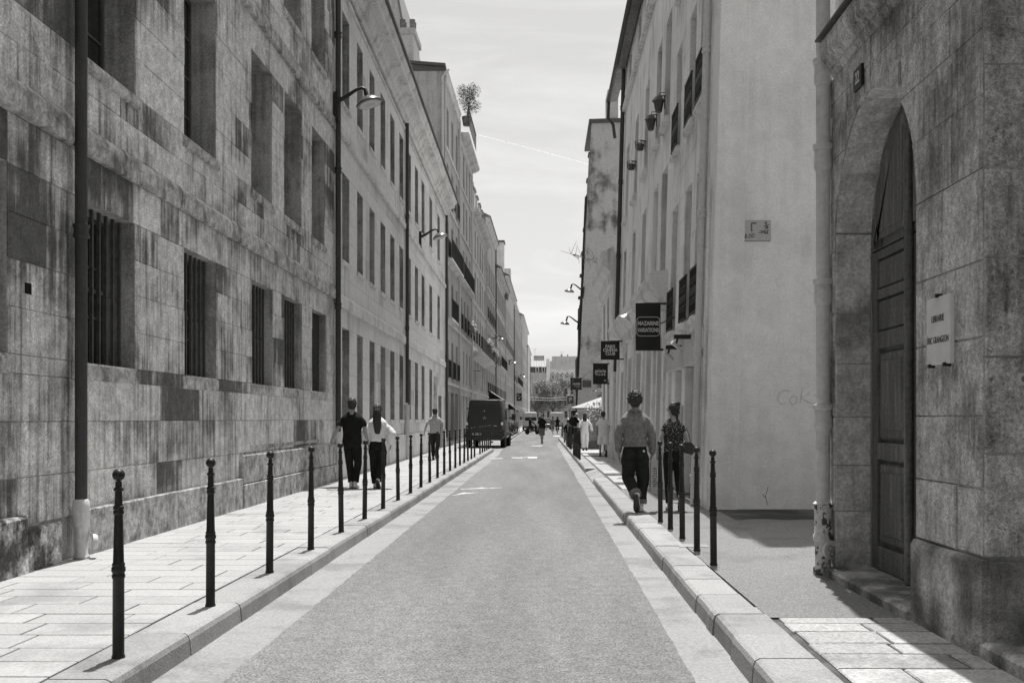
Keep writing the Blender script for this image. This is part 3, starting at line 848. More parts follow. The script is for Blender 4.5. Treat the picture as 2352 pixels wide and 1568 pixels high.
course(RB, .2, RBU - .15, 4.1, 4.6, .38, MT['limestone_trim'], 'cornice_stone', 2, 3, [(.02, 3.8), (-.08, 3.82), (-.10, 4.05), (-.2, 4.12), (-.34, 4.25), (-.36, 4.4), (-.40, 4.44), (-.40, 4.5), (.02, 4.6)])
course(RB, 0, RBU, 11.85, 12.05, .12, MT['limestone_trim'], 'cornice_stone', 2, 3)
pipe(RB, .35, -.10, 3.1, 13.3, .07, MT['dark_pipe'], (4.7, 7, 9.5, 12))
pipe(RB, .35, -.10, .14, 3.05, .075, MT['pale_pipe'], (1.2, 2.9))
MB().prism([(-.34, 13.33), (-.34, 13.36), (.02, 13.82), (4.5, 17.5), (9, 13.9), (9, 13.81), (.05, 13.79), (-.05, 13.35)], -3.2, RBU, 'x').build('roof', MT['slate'], RB)
MB().tube([(-3.3, -.38, 13.36), (RBU, -.38, 13.36)], .075, 10).build('gutter', MT['dark_pipe'], RB, smooth=True, angle=40)
MB().tube([(-3.1, -.38, 13.3), (-3.1, -.38, 12.7), (-2.9, -.2, 12.4), (-2.9, -.12, 11.9)], .06, 8).build('gutter_bend', MT['dark_pipe'], RB, smooth=True)
for u, L in ((RBE - 26.1, 1), ):
    pass
# things hung on the sills of that house
def flower_pot(px, py, Y, label, wire):
    z = Zp(py, Y)
    X = 2.49 + LEAN * z - .15
    t = thing('window_basket', label, 'planter', (X, Y, z), 0, 'planters hung under the upper windows')
    if wire:
        g = MB()
        for k in range(9):
            a = 2 * PI * k / 9
            g.tube([(.20 * math.cos(a), .20 * math.sin(a), .30), (.17 * math.cos(a), .17 * math.sin(a), .05), (.08 * math.cos(a), .08 * math.sin(a), -.06)], .008, 4)
        for zz, rr in ((.30, .20), (.15, .185), (.0, .13)):
            g.torus((0, 0, zz), rr, .009, 14, 4, 'z')
        g.build('wire_cage', MT['iron'], t)
        MB().lathe([(.09, -.04), (.14, .18), (.15, .19)], 10).build('pot', MT['terracotta'], t, smooth=True, angle=40)
    else:
        MB().lathe([(.10, -.22), (.17, .12), (.23, .14), (.10, .30), (.02, .32)], 6).build('lantern_body', MT['lead'], t)
        MB().tube([(.0, 0, .3), (.05, 0, .42), (.2, 0, .42)], .012, 5).build('hook', MT['iron'], t)
    MB().box(.0, .24, -.015, .015, .30, .33).build('bracket', MT['iron'], t)
    MB().box(.18, .21, -.015, .015, -.1, .30).build('bracket_plate', MT['iron'], t)
    t.scale = (.68,) * 3
    return t
flower_pot(1518, 243, 22.0, 'dark hexagonal lantern below the top floor window nearest us, right facade', False)
flower_pot(1503, 285, 23.6, 'dark hexagonal lantern second along the right facade, lower than its neighbour', False)
flower_pot(1475, 343, 26.2, 'wire basket with a pot, higher of the two baskets on the right facade', True)
flower_pot(1453, 388, 28.8, 'wire basket with a pot, lower and farther of the two baskets', True)

# low stone wing with a strong cornice, past the dark downpipe
RC = thing('stone_wing', 'low pale stone wing with projecting bracketed cornice beside the dark downpipe', 'building', (2.45, 41.0, 0), -PI / 2)
wb = MB()
hh = [(1.2, 2.3, .8, 3.0), (3.6, 4.7, .8, 3.0), (1.2, 2.3, 4.0, 6.0), (3.6, 4.7, 4.0, 6.0)]
wall_faces(wb, 0, 6.99, 0, 7.2, hh, .25)
body_box(wb, 0, 6.99, 0, 7.2, 6)
wb.build('wall', MT['town2'], RC)
for a, b, c, d in hh: window(RC, (a + b) / 2, c, b - a, d - c, .25, 3)
course(RC, -.3, 6.99, 6.6, 7.3, .4, MT['limestone_trim'], 'cornice_stone', .6, .9, [(.02, 6.2), (-.1, 6.25), (-.14, 6.55), (-.34, 6.75), (-.36, 7.0), (-.44, 7.05), (-.44, 7.2), (.02, 7.4)])
for k in range(14):
    z = .2 + k * .45
    MB().plate(6.4 - .15 * (k % 2), 6.98, z, z + .43, -.03, .01, .02, .004).build('quoin', MT['limestone_trim'], RC)
tw_ = thing('climbing_plant', 'bare twiggy plant reaching out over the low stone wing into the street', 'plant', (2.3, 37.5, 7.3))
tb = MB()
R = random.Random(5)
tb.tube([(.25, 0, -.1), (-.4, -.2, .12), (-1.6, -.5, .45)], [.02, .014, .005], 5)
for k in range(46):
    t0 = R.random()
    p = Vector((.25 - 1.5 * t0, -.1 - .3 * t0, .05 + .3 * t0))
    q = p + Vector((R.uniform(-.4, .3), R.uniform(-.3, .3), R.uniform(-.45, .5)))
    tb.tube([p, (p + q) / 2 + Vector((R.uniform(-.1, .1), 0, R.uniform(-.1, .1))), q], [.009, .007, .004], 4)
tb.build('twigs', MT['bark'], tw_)

# far right: tall stained gable that looks down the street
GY = 56.2
RD_ = thing('stained_gable_house', 'tall house whose blank plaster gable is streaked with black stains, right side', 'building', (0, GY, 0))
xa, xb, zt = Xp(1322, GY), Xp(1359, GY), Zp(283, GY)
xc = Xp(1424, GY) + 3
MB().prism([(xa, 0), (xc, 0), (xc, zt + .1), (xb, zt)], 0, .5).build('gable_wall', MT['stained_plaster'], RD_)
MB().prism([(xb - .15, zt), (xc + .2, zt + .1), (xc + .2, zt + .35), (xb - .15, zt + .2)], -.12, 6).build('coping', MT['lead'], RD_)
MB().box(Xp(1396, GY), Xp(1420, GY), 0.02, 2, zt + .2, zt + 1.9).build('chimney', MT['stained_plaster'], RD_)
bd = MB()
for k in range(7):
    y0, y1 = .51 + k * .95, .51 + (k + 1) * .95
    dx = -.0
    zz = zt - 1.6 - k * 1.25
    bd.prism([(xa + .08, 0), (xc, 0), (xc, zz), (xb - .1 - k * .05, zz)], y0, y1 - .002)
bd.build('wall', MT['town1'], RD_)
for k in range(7):
    zz = zt - 1.6 - k * 1.25
    MB().box(xb - .16 - k * .06, xb + .3, .55 + k * .95, 1.42 + k * .95, zz, zz + .12).build('eave', MT['lead'], RD_)
for z in (3.2, 6.3, 9.4, 12.4):
    for y in (1.6, 3.5, 5.4):
        x = xa + (xb - xa) * z / zt
        if z + 2 < zt - 1.6 - y * 1.25 + .5:
            MB().box(x + .02, x + .07, y - .5, y + .5, z, z + 2).build('shutter', MT['frame_dark'], RD_)
MB().tube([(xa - .02, .7, 0), (xb - .3, .7, zt - 4)], .06, 6).build('drainpipe', MT['dark_pipe'], RD_)
MB().box(Xp(1338, GY), Xp(1358, GY), -.06, .0, Zp(889, GY), Zp(873, GY)).build('sign_shadow_panel', MT['lead'], RD_)  # dark sign and its shadow built as one dark panel
mb = MB()
mb.prism([(Xp(1341, GY), Zp(868, GY)), (Xp(1350, GY), Zp(858, GY)), (Xp(1362, GY), Zp(852, GY)), (Xp(1372, GY), Zp(853, GY)), (Xp(1372, GY), Zp(857, GY)), (Xp(1356, GY), Zp(862, GY)), (Xp(1346, GY), Zp(872, GY))], -.12, 0)
mb.build('arch_hood', MT['stained_plaster'], RD_)
ro = thing('plaster_house', 'plain plaster house hidden behind the stained gable on the right', 'building', (4.0, 63.5, 0), -.026)
MB().box(0, 9, 0, 120, 0, 15).build('wall', MT['town0'], ro)
# ---------------------------------------------------------------- left: the row of town houses down the street
BL = .0109
def XL(Y): return -4.85 + BL * (Y - 49.7)
def YL(px): return (-4.85 - BL * 49.7) / ((px - CX) / F - BL)
ROT = math.atan2(1, BL)
def leafcloud(mb, blobs, n, size, seed=1):
    R = random.Random(seed)
    tot = sum(b[1][0] * b[1][1] * b[1][2] for b in blobs)
    for c, r in blobs:
        for _ in range(int(n * r[0] * r[1] * r[2] / tot)):
            d = Vector((R.gauss(0, 1), R.gauss(0, 1), R.gauss(0, 1))).normalized() * R.random() ** .42
            p = Vector(c) + Vector((d.x * r[0], d.y * r[1], d.z * r[2]))
            a = Vector((R.gauss(0, 1), R.gauss(0, 1), R.gauss(0, .45))).normalized()
            b = a.cross(Vector((R.gauss(0, .5), R.gauss(0, .5), 1))).normalized()
            s = size * R.uniform(.6, 1.3)
            mb.quad(p - a * s * .5, p + b * s * .32, p + a * s * .5, p - b * s * .32)
def house(y0, y1, h, m, ncol, floors, label, wh=1.95, ww=1.05, roof='pitch', cornice=.35, guards=(), shutters=(), gz=2.9, over=None):
    L = y1 - y0
    o = thing('town_house', label, 'building', (XL(y0), y0, 0), ROT, 'town houses down the left side')
    st = L / ncol
    hs, k = [], []
    for i in range(ncol):
        u = (i + .5) * st
        hs.append((u - st * .36, u + st * .36, .35, gz))
        for j, z in enumerate(floors):
            if z + wh < h - .3:
                k.append((u - ww / 2, u + ww / 2, z, z + wh, j))
    wb = MB()
    wall_faces(wb, 0, L - .004, 0, h, hs + [q[:4] for q in k], .3)
    body_box(wb, 0, L - .004, 0, h, 8)
    wb.build('wall', MT[m], o)
    for i, (a, b, c, d) in enumerate(hs):
        window(o, (a + b) / 2, c, b - a, d - c, .3, 2, 'frame_dark')
    for a, b, c, d, j in k:
        window(o, (a + b) / 2, c, ww, wh, .3, 3, 'frame_dark' if int(y0) % 2 or j == 2 else 'frame_pale')
        if j in guards: guard(o, (a + b) / 2, c + .02, ww + .25, .9, -.12, fill=False)
        if j in shutters:
            for q in (a - .33, b + .33):
                if 0 < q - .3 and q + .3 < L: MB().plate(q - .30, q + .30, c, d, -.06, -.01, .01).build('shutter', MT['shutter'], o)
    for z in [gz + .35] + [f - .35 for f in floors[1:]]:
        MB().box(0, L - .004, -.07, .0, z, z + .14).build('string_course', MT['limestone_trim'], o)
    if cornice:
        c = cornice
        MB().prism([(.02, h - .55), (-.08, h - .52), (-.12, h - .3), (-c * .7, h - .2), (-c, h - .08), (-c - .04, h), (.02, h + .02)], 0, L - .004, 'x').build('cornice', MT['limestone_trim'], o)
    if roof == 'pitch':
        MB().prism([(-cornice - .1, h + .02), (-cornice - .1, h + .10), (4, h + 2.4), (8, h + .1), (8, h + .02)], 0, L - .004, 'x').build('roof', MT['slate'], o)
    elif roof == 'mansard':
        MB().prism([(.1, h + .02), (.95, h + 2.4), (4, h + 3.2), (8, h + .02)], 0, L - .004, 'x').build('roof', MT['slate'], o)
        for i in range(ncol):
            u = (i + .5) * st
            d = MB().box(u - .5, u + .5, .05, 1.2, h + .3, h + 1.9).build('dormer', MT[m], o)
            MB().box(u - .6, u + .6, -.05, 1.25, h + 1.903, h + 2.02).build('dormer_roof', MT['zinc'], d)
            MB().box(u - .35, u + .35, .03, .06, h + .5, h + 1.75).build('pane', MT['glass'], d)
    else:
        MB().box(-.05, L - .1, -.05, 8, h + .002, h + .2).build('roof', MT['lead'], o)
    pipe(o, L - .2, -.09, .2, h - .4, .06, MT['pale_pipe'] if int(y0) % 2 else MT['dark_pipe'], (3.2, 8, 12.5), n=7)
    return o
fl = [3.6, 6.7, 9.7, 12.6, 15.4]
H = []
H.append(house(49.8, 57.0, 18.9, 'town3', 3, fl, 'tall narrow house with a plain rendered gable showing above the pale stone roofline', roof='flat', cornice=.12, guards=(0, 2, 3)))
H.append(house(57.0, 65.5, 17.9, 'town4', 4, fl, 'house with a deep bracketed cornice and a shrub on its roof terrace', roof='flat', cornice=.55, guards=(1, 2), shutters=(1,), ww=.95))
H.append(house(65.5, 80, 15.4, 'town0', 6, fl[:4], 'house with a slate mansard and a long balcony full of flowers', roof='mansard', cornice=.45, guards=(1,), ww=1.0))
H.append(house(80, 93, 17.7, 'town1', 5, fl[:4], 'house with grey louvred shutters beside every window', roof='pitch', cornice=.3, guards=(0, 2), shutters=(0, 1, 2, 3), ww=.95))
H.append(house(93, 112, 15.6, 'town2', 7, fl[:4], 'pale quoined house at the middle of the left row', roof='pitch', cornice=.5, guards=(0, 1), shutters=(2, 3)))
H.append(house(112, 137, 17.6, 'town0', 9, fl[:4], 'long plain house under the tall pale chimney slab', roof='pitch', cornice=.4, guards=(2,)))
H.append(house(137, 168, 16.6, 'town4', 10, fl[:4], 'darker house far down the left row', roof='mansard', cornice=.4, guards=(1,)))
H.append(house(168, 206, 19.0, 'town1', 12, fl[:4], 'second house from the far end of the left row', roof='pitch', cornice=.4))
H.append(house(206, 236, 16.6, 'town2', 9, fl[:4], 'last pale house on the left before the trees', roof='pitch', cornice=.3))
# gable trim, chimney and the mansard rising behind the first house
a = H[0]
MB().prism([(-.0, 18.95), (8, 18.95), (8, 19.74), (0, 19.09)], 0, 6.8, 'x').build('roof', MT['slate'], a)
MB().prism([(-.02, 19.1), (8, 19.75), (8, 19.9), (-.02, 19.25)], -.12, .25, 'x').build('coping', MT['lead'], a)
MB().tube([(-.06, .12, 0), (-.06, .12, 18.6), (-.06, -.2, 18.95)], .06, 8).build('drainpipe', MT['pale_pipe'], a)
ch = MB().box(1.2, 3.4, 1.75, 2.55, 19, 21.2).build('chimney', MT['town4'], a)
MB().box(1.1, 3.5, 1.65, 2.7, 21.203, 21.5).build('chimney_cap', MT['town3'], ch)
for u in (1.5, 1.9):
    for y in (1.85, 2.35):
        MB().lathe([(.13, 0), (.15, .5), (.15, .55)], 8).build('chimney_pot', MT['terracotta'], ch, (u, y, 21.5))
mh = thing('mansard_house', 'grey steep gable end rising out of the top edge behind the pale stone building', 'building', (0, 51.9, 0))
MB().prism([(-14, 0), (-7.0, 0), (-7.0, 20.5), (-7.85, 25), (-14, 25)], 0, 9).build('gable_wall', MT['town1'], mh)
MB().prism([(-6.97, 20.5), (-6.90, 20.5), (-7.75, 25), (-7.83, 25)], -.1, 9).build('zinc_edge', MT['zinc'], mh)
# roof terrace with railing and shrub
t = H[1]
rl = MB()
for k in range(12):
    rl.box(.3 + k * .5, .33 + k * .5, -.55, -.52, 18.4, 19.4)
rl.box(.3, 6, -.56, -.51, 19.4, 19.45)
rl.build('terrace_railing', MT['iron'], t)
MB().box(.2, 3.5, .5, 5, 18.42, 20.3).build('penthouse', MT['town4'], t)
sb = thing('roof_shrub', 'leafy shrub growing on a roof terrace against the sky', 'shrub', (-4.35, 57.6, 18.45))
mb = MB()
leafcloud(mb, [((0, 0, 1.6), (.55, .6, .75)), ((.35, 0, 2.0), (.45, .5, .5)), ((.45, .2, 1.2), (.4, .4, .4)), ((-.3, .2, 2.1), (.35, .4, .4)), ((.1, 0, 1.0), (.3, .4, .5))], 2600, .085, 4)
mb.build('foliage', MT['leaf'], sb)
MB().tube([(0, 0, 0), (.05, 0, .8), (.2, 0, 1.6)], [.05, .04, .02], 6).build('stem', MT['bark'], sb)
MB().lathe([(.22, 0), (.3, .5)], 10).build('pot', MT['terracotta'], sb)
# balconies with flowers
def balcony(o, u0, u1, z, d, solid=False):
    MB().prism([(0, z - (.5 if solid else .2)), (-d, z - .12), (-d, z), (0, z)], u0, u1, 'x').build('balcony_slab', MT['limestone_trim'], o)
    g = MB()
    if solid: g.box(u0, u1, -d, -d + .03, z, z + .95)
    else:
        n = int((u1 - u0) / .14)
        for i in range(n + 1): g.box(u0 + (u1 - u0) * i / n - .01, u0 + (u1 - u0) * i / n + .01, -d, -d + .02, z, z + .93)
        g.box(u0, u1, -d - .005, -d + .03, z + .93, z + .97)
    g.build('balcony_railing', MT['iron'], o)
balcony(H[0], .2, 6.6, 9.6, .35)
balcony(H[0], .2, 3.6, 6.6, .35)
balcony(H[1], .4, 7.8, 9.6, .3)
balcony(H[2], .3, 13.8, 6.0, .75, True)
balcony(H[4], 2, 14, 6.6, .5)
balcony(H[6], 3, 26, 6.6, .5)
for (Y, z, dx, n, lab) in ((63.5, 7.3, .35, 420, 'flower boxes spilling over the second balcony of the left row'), (72.5, 6.8, .9, 700, 'white flowers spilling over the long solid balcony'),
                           (79, 6.7, .9, 350, 'small cluster of flowers at the far end of the solid balcony'), (111, 15.2, .3, 700, 'pale flowering bush high on a far facade')):
    f = thing('flower_box', lab, 'flowers', (XL(Y) + dx - .1, Y, z))
    mb = MB()
    leafcloud(mb, [((0, 0, .2), (.28, 1.9, .38)), ((.1, .6, -.1), (.2, .9, .4))], n, .12, int(Y))
    mb.build('foliage', MT['flower'], f)
    MB().box(-.12, .12, -1.6, 1.6, -.22, .0).build('trough', MT['terracotta'], f)
# tall pale chimney slab and others on the roofs
MB().box(1.2, 3, .2, 4, 16, 21.6).build('chimney_slab', MT['plaster'], H[5])
MB().box(1.1, 3.1, .1, 4.1, 21.603, 21.8).build('slab_coping', MT['lead'], H[5])
MB().box(17, 19, .1, 3, 16, 21.0).build('chimney_slab', MT['town2'], H[5])
for o, L, h in ((H[1], 8.5, 18.3), (H[2], 14.5, 18.2), (H[3], 13, 18.2), (H[4], 19, 16.4), (H[5], 25, 18.2), (H[6], 31, 18.5), (H[7], 38, 19.5), (H[8], 30, 17.3)):
    for u in (L - 1.2, L * .5):
        c = MB().box(u - .35, u + .35, .7, 2.9, h - 1.2, h + 1.3).build('chimney', MT['town4'], o)
        for y in (.95, 1.6, 2.3):
            MB().lathe([(.11, 0), (.13, .45)], 7).build('chimney_pot', MT['terracotta'], c, (u, y, h + 1.3))
# shop awnings along the left
for i, (Y, z, L, d, lab) in enumerate(((83, 3.9, 4, 1.2, 'dark awning with sunlight coloured into its pale top over a shop on the left'), (96, 3.3, 3, .9, 'small sloping awning behind the black van'), (120, 3.4, 5, 1.0, 'far dark shop awning on the left row'))):
    aw = thing('awning', lab, 'awning', (XL(Y), Y, 0), ROT)
    MB().prism([(-.02, z), (-d, z - .75), (-d, z - .80), (-.02, z - .06)], 0, L, 'x').build('canvas', MT['parasol'] if i == 0 else MT['dim_cloth'], aw)  # first canvas takes a paler cloth colour for its sunlit top
    MB().box(0, L, -d - .01, -d + .01, z - 1.0, z - .80).build('valance', MT['black_cloth'], aw)
    MB().prism([(-.02, z), (-d, z - .75), (-.02, z - .75)], -.02, 0, 'x').build('side', MT['black_cloth'], aw)
# sign boards on the left row
es = thing('sign', 'narrow pale vertical sign board with letters one below the other, left row', 'sign', (Xp(1096, 67.5), 67.5, 4.18))
MB().box(-.24, .24, -.03, .03, -.55, .55).build('board', MT['plaque'], es)
for i, c in enumerate('ESPACE'):
    lettering(c, .17, es, (-.12, -.032, .42 - i * .155), MT['letter_dark'])
MB().box(-.6, .24, -.01, .01, .56, .60).build('bracket', MT['iron'], es)
ar = thing('sign', 'black square sign with a white arrow pointing down left, far down the street', 'sign', (Xp(1192.5, 140), 140, 4.6))
MB().box(-.36, .36, -.04, .04, -.55, .55).build('board', MT['sign_black'], ar)
MB().prism([(-.15, -.30), (.12, -.30), (.12, -.25), (-.06, -.25), (.26, .06), (.21, .11), (-.11, -.20), (-.11, -.04), (-.15, -.04)], -.05, -.041).build('arrow', MT['letter'], ar)
MB().torus((-.14, -.045, .26), .14, .03, 14, 5, 'y').build('ring_mark', MT['letter'], ar)
MB().box(-1.2, -.36, -.02, .02, .3, .34).build('bracket', MT['iron'], ar)

# ---------------------------------------------------------------- end of the street: trees and houses beyond
EY = 272
e1 = thing('end_house', 'far house with a sunlit zinc roof and two white dormer windows', 'building', (0, EY, 0))
X = lambda px: Xp(px, EY)
Z = lambda py: Zp(py, EY)
wb = MB()
hs = [(X(1230) + i * 1.6, X(1230) + i * 1.6 + .8, z, z + 1.7) for i in range(3) for z in (2, 5.2, 8.4)]
wall_faces(wb, X(1205), X(1262), 0, Z(855), hs, .2)
body_box(wb, X(1205), X(1262), 0, Z(855), 9)
wb.build('wall', MT['town3'], e1)
for a, b, c, d in hs: window(e1, (a + b) / 2, c, b - a, d - c, .2, 2)
MB().prism([(-.1, Z(855)), (.3, Z(842)), (5, Z(842)), (5, Z(855))], X(1205), X(1255), 'x').build('mansard_roof', MT['frame_dark'], e1)
MB().prism([(.25, Z(842) + .003), (6.5, Z(825)), (8, Z(842))], X(1205), X(1258), 'x').build('roof', MT['zinc'], e1)
for px in (1230, 1244):
    d = MB().box(X(px), X(px + 8), -.25, 1, Z(854), Z(842.4)).build('dormer', MT['frame_pale'], e1)
    MB().box(X(px + 2), X(px + 6), -.28, -.252, Z(853), Z(844)).build('pane', MT['glass'], d)
for k in range(9):
    MB().prism([(.2, Z(842) + .03), (6.5, Z(825) + .03), (6.5, Z(825) + .12), (.2, Z(842) + .12)], X(1208 + k * 6), X(1208 + k * 6) + .07, 'x').build('roof_seam', MT['lead'], e1)
c = MB().box(X(1225), X(1250), 8.2, 9.5, Z(842), Z(818)).build('chimney', MT['town1'], e1)
for i in range(9): MB().lathe([(.13, 0), (.15, .7)], 6).build('chimney_pot', MT['terracotta'], c, (X(1226.5) + i * .33, 8.8, Z(818)))
MB().box(X(1255), X(1262), -.3, 8, Z(880), Z(824)).build('party_wall', MT['plaster'], e1)
e2 = thing('end_house', 'far house with a slate roof and a row of four gabled dormers', 'building', (0, EY, 0))
wb = MB()
hs = [(X(1268) + i * 1.7, X(1268) + i * 1.7 + .8, z, z + 1.7) for i in range(4) for z in (2, 5.2, 8.2)]
wall_faces(wb, X(1262.2), X(1345), 0, Z(872), hs, .2)
body_box(wb, X(1262.2), X(1345), 0, Z(872), 9)
wb.build('wall', MT['town3'], e2)
for a, b, c, d in hs: window(e2, (a + b) / 2, c, b - a, d - c, .2, 2)
MB().prism([(-.25, Z(872)), (-.25, Z(871)), (4, Z(846)), (8, Z(872))], X(1263), X(1345), 'x').build('roof', MT['slate'], e2)
for px in (1266, 1277, 1287.5, 1299, 1310):
    d = MB().prism([(X(px), Z(871.5)), (X(px + 7.6), Z(871.5)), (X(px + 7.6), Z(861)), (X(px + 3.8), Z(857)), (X(px), Z(861))], -.3, 3).build('dormer', MT['frame_pale'], e2)
    MB().prism([(X(px - .8), Z(861)), (X(px + 3.8), Z(856)), (X(px + 8.4), Z(861)), (X(px + 8.4), Z(860)), (X(px + 3.8), Z(855)), (X(px - .8), Z(860))], -.5, 3.2).build('dormer_roof', MT['zinc'], d)
    for q in (1.8, 4.4): MB().box(X(px + q), X(px + q + 1.5), -.32, -.302, Z(870.5), Z(862)).build('pane', MT['glass'], d)
e3 = thing('end_house', 'tall blank grey wall with low chimneys rising behind the dormers at the end', 'building', (0, EY + 12, 0))
X3 = lambda px: Xp(px, EY + 12)
Z3 = lambda py: Zp(py, EY + 12)
MB().prism([(X3(1263), 0), (X3(1345), 0), (X3(1345), Z3(818)), (X3(1268), Z3(818)), (X3(1268), Z3(829)), (X3(1263), Z3(829))], 0, 8).build('wall', MT['town4'], e3)
for px in (1289, 1291, 1304): MB().lathe([(.14, 0), (.16, .6)], 6).build('chimney_pot', MT['terracotta'], e3, (X3(px), 1, Z3(818)))
for px, py, z1 in ((1229, 818, 800), (1290, 818, 808)):
    an = MB()
    an.box(X3(px) - .03, X3(px) + .03, .4, .45, Z3(835), Z3(z1))
    an.box(X3(px - 5), X3(px + 5), .4, .44, Z3(z1) - .1, Z3(z1) - .04)
    an.box(X3(px - 3), X3(px + 3), .4, .44, Z3(z1) - .5, Z3(z1) - .45)
    an.build('aerial', MT['frame_pale'], e3)
for i, (x, y, s, lab) in enumerate(((-1.6, 246, .92, 'leafy street tree at the end of the street, left of the three'), (2.6, 243, .95, 'leafy street tree in the middle of the street end'), (6.9, 247, 1.0, 'leafy street tree at the end, partly behind the right gable'))):
    tr = thing('street_tree', lab, 'tree', (x, y, 0), 0, 'trees at the end of the street')
    R = random.Random(40 + i)
    tk = MB()
    tk.tube([(0, 0, 0), (.05, 0, 2.2), (.0, 0, 3.6)], [.24, .19, .17], 8)
    for k in range(7):
        a = k * .9 + i
        p = (math.cos(a) * 1.1, math.sin(a) * 1.1, 5.2 + R.random())
        tk.tube([(0, 0, 3.2), p, (p[0] * 2.2, p[1] * 2.2, p[2] + 2 + R.random() * 2)], [.12, .08, .03], 6)
    tk.build('trunk', MT['bark'], tr)
    mb = MB()
    blobs = [((R.uniform(-2.6, 2.6) * s, R.uniform(-2.2, 2.2), R.uniform(4.0, 11.3) * s), (R.uniform(.8, 1.5),) * 3) for _ in range(36)]
    leafcloud(mb, blobs, 9000, .26, 60 + i)
    mb.build('crown', MT['leaf'], tr)
cb_ = MB()
for dz in (0, .55):
    cb_.tube([(Xp(1217, 228), 228, Zp(912, 228) - dz), (Xp(1260, 228), 228, Zp(914, 228) - dz), (Xp(1325, 228), 228, Zp(911, 228) - dz)], .03, 4)
props(cb_.build('overhead_cable', MT['frame_pale']), 'pair of thin pale cables strung across the far end before the trees', 'cable')
ct = MB().tube([(-262, 3000, 875), (-60, 3000, 824), (160, 3000, 764)], [.9, 1.5, 1.9], 6).build('contrail', MT['cloud'])
props(ct, 'thin white condensation trail sloping across the pale sky', 'contrail')
# ---------------------------------------------------------------- ground, road, kerbs, pavements
def sheet(name, strips, m, z, step=None, label=None):
    """strips: list of (y, x_left, x_right)"""
    mb = MB()
    for (y0, a0, b0), (y1, a1, b1) in zip(strips, strips[1:]):
        mb.quad((a0, y0, z), (b0, y0, z), (b1, y1, z), (a1, y1, z))
    return props(mb.build(name, m), kind='structure')
sheet('ground', [(-60, -400, 400), (1500, -400, 400)], MT['gutter'], -.05)
sheet('road_edge', [(-9, -2.3, 1.3), (46, -2.3, 1.3), (46.01, -4.6, 1.3), (72, -4.6, 1.9), (72.01, -2.6, 2.6), (110, -2.6, 4.2), (300, -2.6, 9)], MT['gutter'], -.006)
R = random.Random(11)
st = []
y = -9.0
while y < 262:
    a, b = -1.83, .88
    if y > 42: a = -1.83 - min(1, (y - 42) / 14) * .25
    if y > 60: b = .88 + min(1, (y - 60) / 40) * 1.9
    j = .006 if y < 20 else .02
    st.append((y, a + R.uniform(-j, j), b + R.uniform(-j, j)))
    y += .12 if y < 20 else (1.0 if y < 60 else 6)
sheet('road', st, MT['asphalt'], 0)
# left pavement
lp = sheet('pavement', [(-8, LX, -2.3), (22.15, LX, -2.3), (22.2, LX + .0, -2.3), (46.2, -4.85, -2.3)], MT['joint'], .126)
R = random.Random(3)
y, k = 2.6, 0
cnt = []
while y < 46:
    d = R.uniform(.30, .37) if y < 20 else R.uniform(.5, .62)
    x = LX + .04 - R.uniform(0, .5)
    xe = -2.60
    xl = LX - .0 if y < 22 else LX - (y - 22) * .0085
    while x < xe - .02:
        w = R.uniform(.6, .98) if y < 20 else R.uniform(.9, 1.2)
        e = x + w if x + w < xe - .2 else xe
        a = max(x, xl)
        if e - a > .06:
            cnt.append((a + .007, e - .007, y + .007, y + d - .007))
        x = e
    y += d
for i, (a, b, c, d) in enumerate(cnt):
    o = MB().slab(-(b - a) / 2, (b - a) / 2, -(d - c) / 2, (d - c) / 2, -.014, R.uniform(-.0015, .0015), .004, .002).build(
        'paving_slab', MT['slab'], lp, ((a + b) / 2, (c + d) / 2, .14))
    if i >= 299: break
if len(cnt) > 300:
    rb = MB()
    for a, b, c, d in cnt[300:]:
        rb.slab(a, b, c, d, .127, .14, .004, .002)
    rb.build('paving_slabs', MT['slab'], lp, kind='stuff')
def kerb(name, x0, x1, ys, m, h=.14, par=None, face=1, drop=None, lim=300):
    """kerb stones; the rounded road edge is at x1 for face=1, at x0 for face=-1"""
    for a, b in zip(ys, ys[1:]):
        hh = h
        w = x1 - x0
        prof = [(-w / 2, -.04), (w / 2 + .012, -.04), (w / 2, hh - .045), (w / 2 - .012, hh - .014), (w / 2 - .04, hh), (-w / 2, hh)]
        if drop and drop[0] < (a + b) / 2 < drop[1]:
            prof = [(-w / 2, -.04), (w / 2 + .012, -.04), (w / 2, .02), (w / 2 - .03, .04), (-w / 2, hh - .01)]
        if face < 0: prof = [(-p, q) for p, q in prof][::-1]
        jx = random.uniform(-.006, .006)
        MB().prism(prof, -(b - a) / 2 + .004, (b - a) / 2 - .004, 'y').build(name, m, par, ((x0 + x1) / 2 + jx, (a + b) / 2, random.uniform(-.004, .003)))
def cuts(a, b, lo, hi):
    o = [a]
    while o[-1] < b - hi: o.append(o[-1] + random.uniform(lo, hi))
    return o + [b]
kb = thing('kerb', None, None, kind='structure')
kerb('kerb_stone', -2.58, -2.24, cuts(2.2, 46.2, .85, 1.2), MT['kerb'], .142, kb)
MB().box(-4.6, -2.58, 46.2, 46.45, -.04, .14).build('kerb_stone', MT['kerb'], kb)
sheet('pavement', [(46.3, -5.2, -4.2), (72, -5.0, -4.2), (72.02, -5, -2.45), (112, -5, -2.3), (240, -4, -2.0)], MT['slab'], .132)
kb2 = thing('kerb', None, None, kind='structure')
kerb('kerb_stone', -4.35, -4.15, cuts(46.5, 72, 2, 3), MT['kerb'], .14, kb2)
MB().box(-4.3, -2.3, 71.9, 72.2, -.04, .14).build('kerb_stone', MT['kerb'], kb2)
kerb('kerb_stone', -2.5, -2.22, cuts(72.2, 110, 2, 3), MT['kerb'], .14, kb2)
